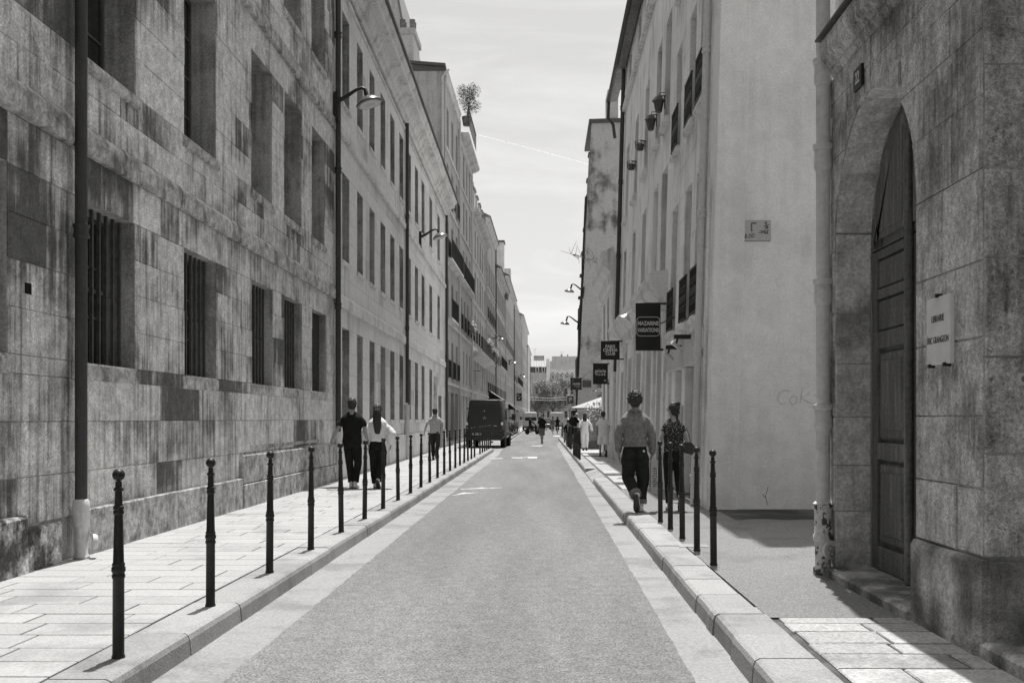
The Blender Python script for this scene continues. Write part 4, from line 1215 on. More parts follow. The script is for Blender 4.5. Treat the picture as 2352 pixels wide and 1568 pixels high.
# right pavement
rp = sheet('pavement', [(-8, 1.5, 6), (17.6, 1.5, 6), (17.61, 1.5, 2.6), (34, 1.5, 2.7), (34.01, 1.5, 9), (56, 1.5, 9), (76, 1.7, 5)], MT['joint'], .126)
ap = sheet('footway', [(6.836, 1.56, 7), (15.1, 1.52, 7), (15.11, 1.52, 2.8), (19.3, 1.5, 2.8)], MT['pave_asphalt'], .139)
for nm, x0, x1, y0, y1, m, seed in (('asphalt_patch', 2.62, 5.4, 13.4, 14.95, 'wet_asphalt', 1),):
    RR = random.Random(seed)
    pts = [(x0 + (x1 - x0) * i / 12, y0 + RR.uniform(-.05, .25)) for i in range(13)] + [(x1 - (x1 - x0) * i / 12, y1 + RR.uniform(-.05, .02)) for i in range(13)]
    mb = MB().add([(x, y, .143) for x, y in pts], [tuple(range(len(pts)))])
    props(mb.build(nm, MT[m]), kind='structure')
R = random.Random(8)
y = 2.4
while y < 6.75:
    d = R.choice((.20, .26, .30, .34))
    if 6.84 - (y + d) < .13: d = 6.84 - y
    x = 1.60 + R.uniform(-.01, .02)
    while x < 3.3:
        w = R.uniform(.32, .85)
        MB().slab(-w / 2 + .009, w / 2 - .009, -d / 2 + .008, d / 2 - .008, -.012, R.uniform(-.002, .003), .008, .006, R.uniform(-.006, .006)).build('paving_slab', MT['old_slab'], rp, (x + w / 2, y + d / 2, .14))
        x += w
    y += d
y = 19.35
while y < 46:
    d = R.uniform(.7, 1.3)
    x = 1.56
    while x < (2.4 if y < 41 else 5.5):
        w = R.uniform(.5, 1.1)
        if R.random() < .9:
            MB().slab(-w / 2 + .006, w / 2 - .006, -d / 2 + .006, d / 2 - .006, -.012, R.uniform(-.003, .003), .006, .006).build('paving_slab', MT['old_slab'], rp, (x + w / 2, y + d / 2, .14))
        x += w
    y += d
kb3 = thing('kerb', None, None, kind='structure')
kerb('kerb_stone', 1.20, 1.555, cuts(2.2, 7.2, .55, .75), MT['kerb'], .145, kb3, -1)
kerb('kerb_stone', 1.20, 1.53, cuts(7.2, 14.6, .5, .8), MT['kerb'], .142, kb3, -1)
kerb('kerb_stone', 1.19, 1.50, cuts(14.6, 74, .8, 1.6), MT['kerb'], .14, kb3, -1, (22.6, 27.4))
kerb('kerb_stone', 1.42, 1.7, cuts(74, 80, 1, 2), MT['kerb'], .14, kb3, -1)
# painted marks
def mark(polys, name='road_marking'):
    mb = MB()
    for p in polys: mb.add([(x, y, .005) for x, y in p], [tuple(range(len(p)))])
    return props(mb.build(name, MT['paint']), kind='structure')
Yb = 20.2
mark([[(-1.78, Yb - .75), (-1.60, Yb + .1), (-1.28, Yb + .05), (-1.52, Yb - .2)]])
mark([[(-1.72, Yb + 1.0), (-.88, Yb + 1.45), (-.86, Yb + 1.6), (-1.25, Yb + 1.42), (-1.3, Yb + 1.7), (-1.45, Yb + 1.35), (-1.76, Yb + 1.12)]])
for x0, x1, y0, y1 in ((-1.2, -.55, 38.2, 39.0), (-2.0, -1.5, 37.5, 38.1), (-.75, -.2, 38, 39.6), (-.6, .0, 55, 56.2), (1.0, 1.6, 86, 90)):
    mark([[(x0, y0), (x1, y0 + .1), (x1 + .02, y1), (x0 + .04, y1 - .1)]])
gr = props(MB().slab(-.16, .16, -.12, .12, -.02, .0, .003).build('manhole_cover', MT['kerb'], None, (1.62, 10.7, .146)), 'small pale square cover beside the near right bollards', 'cover')
# ---------------------------------------------------------------- bollards
ORD = 'nearest,second,third,fourth,fifth,sixth,seventh,eighth,ninth,tenth,eleventh,twelfth,thirteenth,fourteenth,fifteenth,sixteenth,seventeenth,eighteenth,nineteenth,twentieth'.split(',')
LAST = ['last', 'last but one', 'third from last', 'fourth from last', 'fifth from last', 'sixth from last']
bp = [(.037, -.02), (.037, .012), (.0325, .02), (.0315, .452), (.036, .458), (.037, .472), (.033, .478), (.033, .486), (.0385, .495), (.0385, .515), (.033, .523),
      (.0355, .531), (.034, .540), (.030, .545), (.0235, .815), (.029, .822), (.030, .834), (.026, .84), (.026, .846), (.030, .852), (.029, .862), (.022, .868),
      (.0195, .948), (.0275, .954), (.0275, .966), (.0185, .972), (.0175, 1.006)]
b0 = MB().lathe(bp, 16).mesh('post', MT['iron'], True, 38)
b1 = MB().ell((0, 0, 1.042), (.035, .035, .036), 16, 10).mesh('ball_head', MT['iron'], True)
def bollard(x, y, label, group, s=1.0, z=.14):
    o = thing('bollard', label, 'bollard', (x, y, z), random.uniform(-1, 1), group)
    o.scale = (s, s, s)
    o.rotation_euler[0] = random.uniform(-.012, .012)
    o.rotation_euler[1] = random.uniform(-.014, .014)
    part('post', b0, o)
    part('ball_head', b1, o)
n = 0
for i in range(27):
    if i == 20: continue
    if i < 20: lab = 'black bollard on the left kerb, %s of the long row' % ORD[n]
    else: lab = 'black bollard before the van, %s of the left row' % LAST[26 - i]
    bollard(-2.415, 1.25 * (4.54 + 1.26 * i), lab, 'bollards along the left kerb')
    n += 1
for i, (x, y) in enumerate(((1.60, 9.28), (1.60, 10.28), (1.60, 11.35), (1.59, 12.33), (1.57, 13.2))):
    bollard(x, y, 'black bollard on the right pavement, %s of five before the gable' % ORD[i], 'five bollards on the near right pavement')
for i in range(6):
    bollard(1.27 - .012 * i, 33.4 + i * .95, 'bollard in the nearer cluster by the cafe hedge, %s of six' % ORD[i], 'bollards on the right kerb by the cafe', z=.14)
for i in range(6):
    bollard(1.29, 44.2 + i * 1.3, 'bollard in the farther cluster beyond the cafe hedge, %s of six' % ORD[i], 'bollards on the right kerb by the cafe')
for i in range(2):
    bollard(1.5, 73 + i * 3, 'bollard past the pedestrians on the right, %s of the pair' % ('nearer', 'farther')[i], 'bollards far on the right kerb')
for i in range(9):
    bollard(-2.38, 72.6 + i * 3.3, 'bollard by the parked bicycles past the van, %s of that row' % ORD[i], 'bollards beside the parked bicycles')

# ---------------------------------------------------------------- street lamps on the walls
def wall_lamp(px, py, Y, hx, hy, label, xw, tilt=.32, s=1.0, yoff=0):
    """arm from the wall at xw to a round dished head; px,py is the foot of the arm, hx,hy the head"""
    z0, z1 = Zp(py, Y), Zp(hy, Y)
    x1 = Xp(hx, Y)
    d = x1 - xw
    o = thing('wall_lamp', label, 'street lamp', (xw, Y, z0), 0, 'street lamps on wall brackets')
    sg = 1 if d > 0 else -1
    rise = z1 - z0
    MB().box(-.05, .05, -.06, .06, -.42, .22).build('wall_plate', MT['iron'], o)
    pts = [(0, 0, 0), (d * .3, 0, max(.10, .12)), (d * .6, 0, .27), (d * .78, 0, .32), (d * .88, 0, .28), (d * .92, 0, rise + .17)]
    MB().tube(pts, [.052, .045, .036, .032, .045, .05], 8).build('arm', MT['iron'], o, smooth=True, angle=50)
    hd = MB().lathe([(.02, .16), (.07, .155), (.16, .12), (.24, .06), (.285, .01), (.29, -.012), (.275, -.03)], 24).build(
        'lamp_head', MT['lamp_top'], o, (d, 0, rise), (.0, -tilt * sg, 0), smooth=True, angle=40)
    hd.scale = (s, s, s)
    MB().lathe([(.272, 0), (.2, -.012), (.02, -.018)], 24).build('diffuser', MT['lamp_glass'], hd, (0, 0, -.032), smooth=True)
    MB().box(-.12, .12, -.08, .08, -.054, -.05).build('led_panel', MT['frame_pale'], hd)
    MB().torus((0, 0, -.012), .284, .018, 24, 6, 'z').build('rim', MT['lamp_metal'], hd, smooth=True)
    return o
wall_lamp(772, 235, 22.0, 848, 237, 'nearest street lamp on the left, big dished head on a curved arm', -4.55, .30)
wall_lamp(963, 545, 38.4, 1011, 544, 'second street lamp on the left stone wall with a dished head', -4.70, .30)
wall_lamp(1131, 779, 88, 1152, 780, 'third street lamp along the left row, before the pale quoined house', XL(88), .3)
wall_lamp(1168.5, 830, 122, 1182, 834, 'fourth street lamp along the left row, hanging straight', XL(122) + .05, .0, 1.5)
wall_lamp(1196, 862, 165, 1204, 866, 'fifth and farthest street lamp on the left row', XL(165), .0, 1.5)
wall_lamp(1339, 668, 56.1, 1308, 673, 'upper street lamp on the stained gable, right side', 2.33, -.0, .95).rotation_euler[1] = .12
wall_lamp(1325, 741, 60, 1298, 747, 'lower and farther street lamp beyond the stained gable', 2.2, -.0, .95).rotation_euler[1] = .12

# ---------------------------------------------------------------- hanging signs, right side
def sign(x0, x1, z0, z1, Y, label, xw, arms=(0, 1), th=.05):
    o = thing('hanging_sign', label, 'sign', ((x0 + x1) / 2, Y, (z0 + z1) / 2), 0, 'black projecting shop signs on the right')
    w, h = (x1 - x0) / 2, (z1 - z0) / 2
    MB().plate(-w, w, -h, h, -th / 2, th / 2, .004).build('board', MT['sign_black'], o)
    for k in arms:
        z = h - .02 if k else -h + .02
        MB().box(w + .001, xw - (x0 + x1) / 2, -.02, .02, z - .02, z + .02).build('bracket', MT['iron'], o)
    return o
Y = 20.55
s1 = sign(Xp(1460, Y), Xp(1517, Y), Zp(805, Y), Zp(695, Y), Y, 'largest black hanging sign with white rounded frame, white capitals in two lines', 2.56)
lettering('MAZARINE', .116, s1, (0, -.027, .062), MT['letter'], sx=.76, off=.003)
lettering('VARIATIONS', .116, s1, (0, -.027, -.075), MT['letter'], sx=.655, off=.003)
fr = MB()
rr, w, h = .07, .235, .195
pts = []
for cx_, cz_, a0 in ((w - rr, h - rr, 0), (-w + rr, h - rr, 90), (-w + rr, -h + rr, 180), (w - rr, -h + rr, 270)):
    pts += [(cx_ + rr * math.cos(math.radians(a0 + k * 18)), -.028, cz_ + rr * math.sin(math.radians(a0 + k * 18))) for k in range(6)]
fr.tube(pts + pts[:1], .006, 4)
fr.build('frame_line', MT['letter'], s1)
MB().tube([(.25, 0, .06), (.62, -1.6, .16)], .012, 6).build('stay_rod', MT['iron'], s1)
Y = 31.0
s2 = sign(Xp(1380, Y), Xp(1423, Y), Zp(826, Y), Zp(782, Y), Y, 'square black hanging sign with three lines of white capitals', 2.58)
lettering('PARIS\nCIN\u00c9MA\nCLUB', .135, s2, (0, -.027, .0), MT['letter'], sx=.9, line=.82, off=.004)
Y = 36.2
s3 = sign(Xp(1362, Y), Xp(1396, Y), Zp(882, Y), Zp(834, Y), Y, 'black hanging sign of a gallery with small lower case letters', 2.5)
lettering('galerie', .17, s3, (0, -.027, .10), MT['letter'], sx=.9, off=.002)
lettering('mad\u00e9', .15, s3, (0, -.027, -.02), MT['letter'], sx=.9, space=1.35, off=.002)
lettering('m', .15, s3, (.17, -.027, -.24), MT['letter'], sx=.8)
Y = 54.0
s4 = sign(Xp(1310, Y), Xp(1336, Y), Zp(895, Y), Zp(867, Y), Y, 'small black hanging sign farthest along the right, two white words', 2.2, (0, 1))
lettering('il', .15, s4, (-.19, -.027, .16), MT['letter_dim'])
lettering('vicolo', .17, s4, (0.02, -.027, .0), MT['letter'], off=.002)
MB().box(-.12, .22, -.027, -.026, -.14, -.12).build('print_line', MT['letter_dim'], s4)
MB().box(.0, .22, -.027, -.026, -.21, -.19).build('print_line', MT['letter_dim'], s4)
ps = thing('parking_sign', 'small square parking sign with a letter P on a grey pole behind the awning tip', 'sign', (Xp(1310, 66), 66, .14))
zz = Zp(918, 66) - .14
MB().tube([(0, .03, 0), (0, .03, zz + .5)], .035, 8).build('pole', MT['pale_pipe'], ps)
MB().plate(-.26, .26, zz - .30, zz + .30, -.02, .02, .01).build('panel', MT['frame_pale'], ps)
MB().plate(-.22, .22, zz - .26, zz + .26, -.023, -.0205, .001).build('blue_field', MT['lead'], ps)
lettering('P', .42, ps, (0, -.026, zz), MT['letter'], off=.006)
MB().plate(-.26, .26, zz - .66, zz - .36, -.02, .02, .01).build('sub_panel', MT['frame_pale'], ps)

# clip lamps that shine on the shop cornice
for x, y, z, lab in ((2.02, 24.0, 3.95, 'small clear lamp on a thin arm under the shop cornice, nearer of two'), (2.05, 31.5, 3.75, 'small pale cone lamp above the square black sign')):
    o = thing('arm_lamp', lab, 'lamp', (x, y, z))
    MB().tube([(.42, 0, .12), (.15, 0, .16), (0, 0, .08)], .010, 5).build('arm', MT['chrome'], o)
    MB().lathe([(.02, .1), (.05, .08), (.16, -.04), (.165, -.05)], 12).build('shade', MT['chrome'], o, rot=(0, .5, 0), smooth=True, angle=50)

# mosaic on the white gable: small square tiles, a plain dark scatter
mo = thing('wall_mosaic', 'small rectangular mosaic of tiny square tiles on the white gable', 'mosaic', (Xp(1736, 15.1), 15.06, Zp(531, 15.1)))
tw, thh, nx, ny = .42, .30, 34, 24
lt, dk = MB(), MB()
R = random.Random(2)
for i in range(nx):
    for j in range(ny):
        x, z = -tw / 2 + tw * i / nx, -thh / 2 + thh * j / ny
        dark = (3 <= j <= 8 and i < 15 and R.random() < .62 and j - 3 < 3 + i * .35) or (i in (10, 11) and 10 < j < 21) or (j in (20, 21) and 10 < i < 17) or \
               (26 <= i <= 31 and 8 <= j <= 22 and R.random() < (.75 if j < 13 or i in (28, 29) else .25)) or (20 <= i < 27 and 9 <= j < 12 and R.random() < .8)
        (dk if dark else lt).box(x + .0016, x + tw / nx - .0016, -.007, .0, z + .0016, z + thh / ny - .0016)
MB().box(-tw / 2 - .004, tw / 2 + .004, -.003, .012, -thh / 2 - .004, thh / 2 + .004).build('grout', MT['joint'], mo)
lt.build('light_tiles', MT['tile_light'], mo, kind='stuff')
dk.build('dark_tiles', MT['tile_dark'], mo, kind='stuff')
gf = MB()
def stroke(pts):
    P = [Vector((Xp(a, 15.1), 15.066, Zp(b, 15.1))) for a, b in pts]
    gf.tube(P, .009, 5)
stroke([(1812, 898), (1798, 895), (1787, 905), (1786, 920), (1794, 928), (1804, 924)])
stroke([(1820, 908), (1812, 918), (1818, 929), (1828, 924), (1830, 912), (1820, 908)])
stroke([(1842, 892), (1836, 926)])
stroke([(1858, 902), (1839, 914), (1862, 926)])
stroke([(1868, 904), (1876, 916), (1870, 928), (1866, 926)])
props(gf.build('wall_scrawl', MT['scrawl']), 'faint grey spray scrawl on the white gable near the pale downpipe', 'graffiti')
cr = MB()
for pts in ([(1762, 1158), (1757, 1140), (1763, 1118)], [(1757, 1142), (1750, 1133)]):
    cr.tube([Vector((Xp(a, 15.1), 15.067, Zp(b, 15.1))) for a, b in pts], .005, 4)
cr.build('scratch', MT['graffiti'], RA).parent = None
bpy.data.objects['scratch'].parent = RA
bpy.data.objects['scratch'].matrix_parent_inverse = (Matrix.Translation((2.47, RAE, 0)) @ Euler((-LEAN, 0, -PI / 2)).to_matrix().to_4x4()).inverted()

# cafe terrace: parasol canvas over a hedge
aw = thing('terrace_parasol', 'wide pale sloping canvas over the cafe terrace on the right', 'awning', (3.6, 49.0, 0))
q = MB()
ap_, lo = 3.42, 2.03
x0 = Xp(1308, 49) - 3.6
for c in (((x0, -2.2), (5, -2.2)), ((5, -2.2), (5, 2.2)), ((5, 2.2), (x0, 2.2)), ((x0, 2.2), (x0, -2.2))):
    q.add([(c[0][0], c[0][1], lo), (c[1][0], c[1][1], lo), (1.7, 0, ap_)], [(0, 1, 2)])
    q.add([(c[0][0], c[0][1], lo - .02), (c[1][0], c[1][1], lo - .02), (1.7, 0, ap_ - .03)], [(0, 2, 1)])
q.build('canvas', MT['parasol'], aw)
MB().tube([(1.7, 0, .12), (1.7, 0, ap_)], .04, 8).build('pole', MT['iron'], aw)
hg = thing('hedge', 'dense leafy bush beside the cafe terrace under the pale canvas', 'bush', (3.1, 45.5, .14))
mb = MB()
leafcloud(mb, [((0, 0, 1.2), (1.3, 1.0, 1.1)), ((.9, .3, 1.7), (.9, .9, .7)), ((-.7, -.2, 1.6), (.7, .7, .6)), ((.2, 0, 2.1), (.8, .7, .35)), ((1.5, 0, 1.0), (.8, .8, .9))], 4200, .10, 9)
mb.build('foliage', MT['bush_leaf'], hg)
MB().tube([(0, 0, -.1), (.1, 0, 1.2)], .08, 6).build('stem', MT['bark'], hg)
MB().slab(-1.3, 1.6, -.6, .6, -.01, .38, .02).build('planter', MT['lead'], hg)
v2 = thing('canopy_vine', 'loose leafy vine lying along the top of the pale terrace canvas', 'plant', (3.7, 48.2, 3.0))
mb = MB()
leafcloud(mb, [((0, 0, 0), (.8, .4, .22)), ((-.8, 0, -.15), (.5, .3, .15)), ((.8, 0, .1), (.6, .4, .2))], 500, .11, 12)
mb.build('foliage', MT['bush_leaf'], v2)
ft = thing('potted_plant', 'round clipped plant with pale leaves behind the shoulder of the man in the denim jacket', 'plant', (2.25, 23.0, 0))
for (x, y, z, lab) in ((2.42, 8.75, .14, 'small weed growing from the base of the portal by the door step'),):
    w = thing('weed', lab, 'plant', (x, y - .25, z))
    mb = MB()
    leafcloud(mb, [((0, 0, .09), (.04, .04, .09))], 40, .035, 3)
    mb.build('leaves', MT['bush_leaf'], w)
bpy.data.objects.remove(ft)
# ---------------------------------------------------------------- vehicles
def loft_box(mb, secs, n=6):
    """closed skin over rounded-rectangle sections: (y, half width bottom, half width top, z0, z1, corner)"""
    rings = []
    for y, wb_, wt, z0, z1, c in secs:
        pts = []
        for (sx, w, z, a0) in ((1, wb_, z0, 270), (1, wt, z1, 0), (-1, wt, z1, 90), (-1, wb_, z0, 180)):
            cz = z + c if z == z0 else z - c
            for k in range(n):
                a = math.radians(a0 + 90 * k / (n - 1))
                pts.append((sx * (w - c) + c * math.cos(a), y, cz + c * math.sin(a)))
        rings.append(pts)
    m = len(rings[0])
    vs = [p for r in rings for p in r]
    fs = [(i * m + k, (i + 1) * m + k, (i + 1) * m + (k + 1) % m, i * m + (k + 1) % m) for i in range(len(rings) - 1) for k in range(m)]
    fs += [tuple(range(m)), tuple((len(rings) - 1) * m + k for k in range(m))[::-1]]
    return mb.add(vs, fs)
def wheel(par, x, y, r=.34, w=.22):
    o = MB().lathe([(r * .62, -w / 2), (r * .93, -w / 2), (r, -w / 2 + .03), (r, w / 2 - .03), (r * .93, w / 2), (r * .62, w / 2)], 20, axis='x').build('wheel', MT['rubber'], par, (x, y, r), smooth=True, angle=35)
    MB().lathe([(.05, -w / 2 + .01), (r * .6, -w / 2 + .02), (r * .6, w / 2 - .02), (.05, w / 2 - .01)], 14, axis='x').build('rim', MT['lamp_metal'], o, smooth=True, angle=35)
def van(label, x, y, rot, paint, W=1.96, Hh=2.55, L=5.6, detail=True, glazed=True):
    """panel van; rear towards -y"""
    o = thing('panel_van', label, 'van', (x, y, 0), rot, None)
    w = W / 2
    t = w - .21
    mb = MB()
    loft_box(mb, [(0, w - .05, t - .03, .48, Hh - .05, .16), (.08, w, t, .44, Hh, .18), (2.5, w, t, .42, Hh + .03, .18), (L - 1.9, w, t, .42, Hh, .18), (L - 1.5, w, t - .02, .42, Hh - .10, .18),
                  (L - .75, w, w - .12, .42, 1.32, .14), (L - .1, w - .06, w - .14, .40, 1.05, .12), (L, w - .14, w - .2, .44, .9, .12)])
    mb.build('body', MT[paint], o, smooth=True, angle=38)
    for sx in (-1, 1):
        MB().prism([(L - 2.35, 1.38), (L - 1.05, 1.38), (L - 1.62, 2.0), (L - 2.35, 2.05)], sx * (w - .11) - .02, sx * (w - .11) + .02, 'x').build('side_window', MT['glass'], o)
        for yy in (1.05, L - 1.05):
            wheel(o, sx * (w - .12), yy, .35, .24)
            MB().torus((sx * (w - .005), yy, .36), .40, .035, 20, 6, 'x').build('wheel_arch', MT['shoe_dark'], o, smooth=True)
        MB().box(sx * (w - .01) - .012, sx * (w - .01) + .012, .3, L - .6, .62, .78).build('side_moulding', MT['shoe_dark'], o)
        mir = MB()
        mir.plate(-.11, .11, -.19, .19, -.06, .06, .04)
        mo_ = mir.build('mirror', MT['shoe_dark'], o, (sx * (w + .22), L - 1.25, 1.62))
        MB().box(min(-sx * .10, -sx * .26), max(-sx * .10, -sx * .26), -.02, .03, -.1, -.02).build('mirror_arm', MT['shoe_dark'], mo_)
        tl = MB().plate(-.06, .06, -.19, .19, -.012, .05, .008).build('tail_lamp', MT['tail_lens'], o, (sx * (w - .10), .02, 1.14))
        MB().plate(-.055, .055, .05, .19, -.022, -.013, .003).build('reflector', MT['bright_lens'], tl)
        MB().plate(-.09, .09, -.08, .08, -.01, .1, .01).build('headlamp', MT['bright_lens'], o, (sx * (w - .24), L - .06, .88), (0, 0, PI))
    if detail:
        for sx in (-1, 1):
            MB().plate(min(sx * .012, sx * (w - .20)), max(sx * .012, sx * (w - .27)), .62, Hh - .20, -.014, .05, .02).build('rear_door', MT[paint], o, (0, 0, 0))
            for z in (.9, 1.5, 2.05):
                MB().box(-.03, .03, -.02, .02, -.05, .05).build('hinge', MT['shoe_dark'], o, (sx * (w - .14), -.01, z))
        MB().box(-.05, .05, -.03, -.014, -.03, .03).build('door_handle', MT['shoe_dark'], o, (.06, 0, 1.18))
        em = MB().torus((0, 0, 0), .062, .009, 18, 6, 'y')
        for k in range(3):
            a = PI / 2 + k * 2 * PI / 3
            em.tube([(0, 0, 0), (.06 * math.cos(a), 0, .06 * math.sin(a))], [.011, .004], 5)
        em.build('round_badge', MT['chrome'], o, (0, -.022, 1.56))
        MB().ell((0, 0, 0), (.035, .02, .04), 8, 6).build('camera_bump', MT['chrome'], o, (0, -.02, 1.92))
        MB().box(-.09, .09, -.018, -.013, -.012, .012).build('model_badge', MT['chrome'], o, (.56, 0, 1.15))
        pl_ = MB().plate(-.26, .26, -.055, .055, -.022, -.014, .003).build('number_plate', MT['plate'], o, (-.42, 0, .72))
        lettering('FC-120', .10, pl_, (0, -.0235, 0), MT['letter_dark'], sx=.9, ext=.0006)
        MB().plate(-w + .06, w - .06, .40, .60, -.10, .06, .03).build('rear_bumper', MT['shoe_dark'], o)
        MB().box(.30, .38, .3, .9, .26, .34).build('exhaust', MT['lamp_metal'], o)
    else:
        for sx in (-1, 1):
            MB().plate(min(sx * .012, sx * (w - .20)), max(sx * .012, sx * (w - .20)), .62, Hh - .14, -.014, .05, .02).build('rear_door', MT[paint], o)
            if glazed: MB().plate(min(sx * .1, sx * (w - .30)), max(sx * .1, sx * (w - .30)), Hh - 1.05, Hh - .62, -.02, -.01, .004).build('rear_window', MT['glass'], o)
        MB().plate(-w + .06, w - .06, .36, .58, -.08, .06, .03).build('bumper', MT['shoe_dark'], o)
        pl_ = MB().plate(-.26, .26, -.055, .055, -.02, .0, .003).build('number_plate', MT['plate'], o, (0, -.02, .72))
    return o
van('black panel van parked on the left with its rear doors towards us', -2.98, 51.5, -.035, 'van_paint', 2.02, 2.52, 5.7)
van('white van stopped far down the street on the left behind the scooter', -1.42, 124, .02, 'van_white', 2.0, 2.35, 5.2, False)
van('pale box van stopped far down the street on the right behind the cyclists', 2.22, 148, .0, 'van_white', 2.2, 2.5, 5.4, False, False)
def car(label, x, y, rot, paint, W=1.75, Hh=1.48, L=4.2):
    o = thing('car', label, 'car', (x, y, 0), rot)
    w = W / 2
    loft_box(MB(), [(0, .1, .1, .4, .5, .02)])
    mb = MB()
    loft_box(mb, [(0, w - .14, w - .16, .36, .80, .10), (.15, w - .02, w - .06, .30, .90, .12), (1.2, w, w - .05, .26, .92, .12), (L - 1.2, w, w - .05, .26, .90, .12), (L - .2, w - .04, w - .1, .3, .74, .12), (L, w - .2, w - .22, .36, .62, .08)])
    mb.build('body', MT[paint], o, smooth=True, angle=40)
    cb = MB()
    loft_box(cb, [(.12, w - .08, w - .26, .86, 1.05, .05), (.6, w - .06, w - .24, .86, Hh - .04, .10), (1.6, w - .06, w - .22, .86, Hh, .10), (2.4, w - .06, w - .24, .86, Hh - .06, .10), (3.2, w - .10, w - .3, .84, .92, .03)])
    cb.build('cabin', MT['glass'], o, smooth=True, angle=40)
    MB().plate(-w + .28, w - .28, 0, .06, .6, 2.3, .02).build('roof', MT[paint], o, (0, 0, Hh - .03))
    for sx in (-1, 1):
        for yy in (.75, L - .8): wheel(o, sx * (w - .10), yy, .31, .2)
        MB().plate(-.12, .12, -.07, .07, -.02, .06, .01).build('tail_lamp', MT['tail_lens'], o, (sx * (w - .22), .03, .78))
        MB().ell((0, 0, 0), (.1, .06, .07), 8, 6).build('mirror', MT[paint], o, (sx * (w + .07), 2.6, .98))
    MB().plate(-.26, .26, -.055, .055, -.02, .02, .003).build('number_plate', MT['plate'], o, (0, -.0, .62))
    MB().plate(-w + .08, w - .08, .28, .44, -.05, .1, .03).build('bumper', MT['shoe_dark'], o)
    return o
car('dark car behind the white van, left of the street middle', -.4, 134, .05, 'van_paint', Hh=1.75)
car('small silver car between the two pale vans', .55, 140, 0, 'car_grey', Hh=1.6)
car('white car just behind the silver one near the trees', .95, 156, 0, 'van_white', Hh=1.6)

# ---------------------------------------------------------------- bicycles and the scooter
def bicycle(label, x, y, rot, z=0, group=None, tilt=0):
    o = thing('bicycle', label, 'bicycle', (x, y, z), rot, group)
    o.rotation_euler[1] = tilt
    for yy in (-.52, .52):
        wl = MB().torus((0, 0, 0), .33, .022, 24, 6, 'x')
        for k in range(10):
            a = k * PI / 5
            wl.tube([(0, 0, 0), (0, .32 * math.cos(a), .32 * math.sin(a))], .003, 3)
        wl.build('wheel', MT['rubber'], o, (0, yy, .345))
    f = MB()
    A, B, C_, S, Hd = (0, -.52, .345), (0, -.08, .30), (0, .52, .345), (0, -.22, .80), (0, .36, .86)
    for p, q in ((A, B), (B, S), (S, Hd), (B, (0, .40, .74)), (A, S), (C_, (0, .34, .95))): f.tube([p, q], .018, 6)
    f.build('frame', MT['lamp_metal'], o)
    MB().tube([(-.28, .22, .98), (-.2, .34, 1.0), (0, .35, .98), (.2, .34, 1.0), (.28, .22, .98)], .013, 6).build('handlebar', MT['iron'], o)
    MB().ell((0, -.25, .86), (.075, .14, .04), 10, 6).build('saddle', MT['iron'], o, smooth=True)
    MB().torus((.03, -.08, .30), .09, .008, 12, 4, 'x').build('chainring', MT['iron'], o)
    return o
R = random.Random(21)
BLAB = ['parked bicycle, %s in the row past the van' % q for q in ORD[:10]]
_ = ['parked bicycle nearest the van, leaning at the start of the row', 'parked bicycle second past the van, front wheel turned to the road', 'parked bicycle in the middle of the row past the van', 'parked bicycle fourth in the row past the van',
        'parked bicycle fifth in the row, close to the scooter', 'parked bicycle at the far end of the row beside the scooter']
for i in range(10):
    bicycle(BLAB[i], -2.95 + R.uniform(-.12, .12), 74 + i * 2.5, 1.1 + R.uniform(-.35, .35), .14, 'bicycles parked past the black van', R.uniform(-.1, .1))
sc_ = thing('scooter', 'dark motor scooter with its rider turning out from the left kerb', 'scooter', (-.95, 97.5, 0), -.9)
for yy in (-.62, .62): wheel(sc_, 0, yy, .27, .13)
b = MB()
b.tube([(0, -.78, .55), (0, -.5, .62), (0, -.05, .55), (0, .0, .35), (0, .3, .33), (0, .45, .6), (0, .42, .95)], [(.10, .08), (.18, .17), (.17, .16), (.16, .08), (.18, .06), (.2, .07), (.12, .06)], 10, side=(1, 0, 0))
b.build('body', MT['van_paint'], sc_, smooth=True, angle=60)
MB().tube([(0, -.72, .76), (0, -.4, .80), (0, -.05, .74)], [(.10, .04), (.15, .05), (.12, .04)], 8, side=(1, 0, 0)).build('seat', MT['shoe_dark'], sc_, smooth=True)
MB().tube([(-.33, .32, 1.06), (0, .42, 1.0), (.33, .32, 1.06)], .02, 6).build('handlebar', MT['iron'], sc_)
MB().ell((0, .52, .86), (.11, .08, .1), 10, 6).build('headlamp', MT['bright_lens'], sc_, smooth=True)
MB().tube([(0, .62, .27), (0, .44, .9)], .03, 6).build('fork', MT['lamp_metal'], sc_)
MB().prism([(-.2, 0), (.2, 0), (.17, .3), (-.17, .3)], -.02, .02, 'y').build('windshield', MT['lamp_glass'], sc_, (0, .46, 1.02), (-.3, 0, 0))
# ---------------------------------------------------------------- people
def skinned(mb, m, name, par, vox=.011, it=3, wr=0, ws=9, dia=None):
    me = mb.mesh(name, [])
    me2 = evaluated(me, [('REMESH', dict(mode='VOXEL', voxel_size=vox)), ('SMOOTH', dict(factor=.5, iterations=it))])
    if wr:
        n = len(me2.vertices)
        co, no = [0.0] * (3 * n), [0.0] * (3 * n)
        me2.vertices.foreach_get('co', co)
        me2.vertex_normals.foreach_get('vector', no)
        for i in range(0, 3 * n, 3):
            q = Vector((co[i] * ws * 1.3, co[i + 1] * ws, co[i + 2] * ws * .55))
            d = wr * (noise.noise(q) + .5 * noise.noise(q * 2.3))
            for j in (0, 1, 2): co[i + j] += no[i + j] * d
        me2.vertices.foreach_set('co', co)
    me2.polygons.foreach_set('use_smooth', [True] * len(me2.polygons))
    me2.materials.clear()
    me2.materials.append(m)
    return part(name, me2, par)
def lerp(a, b, t): return tuple(a[i] + (b[i] - a[i]) * t for i in range(3))
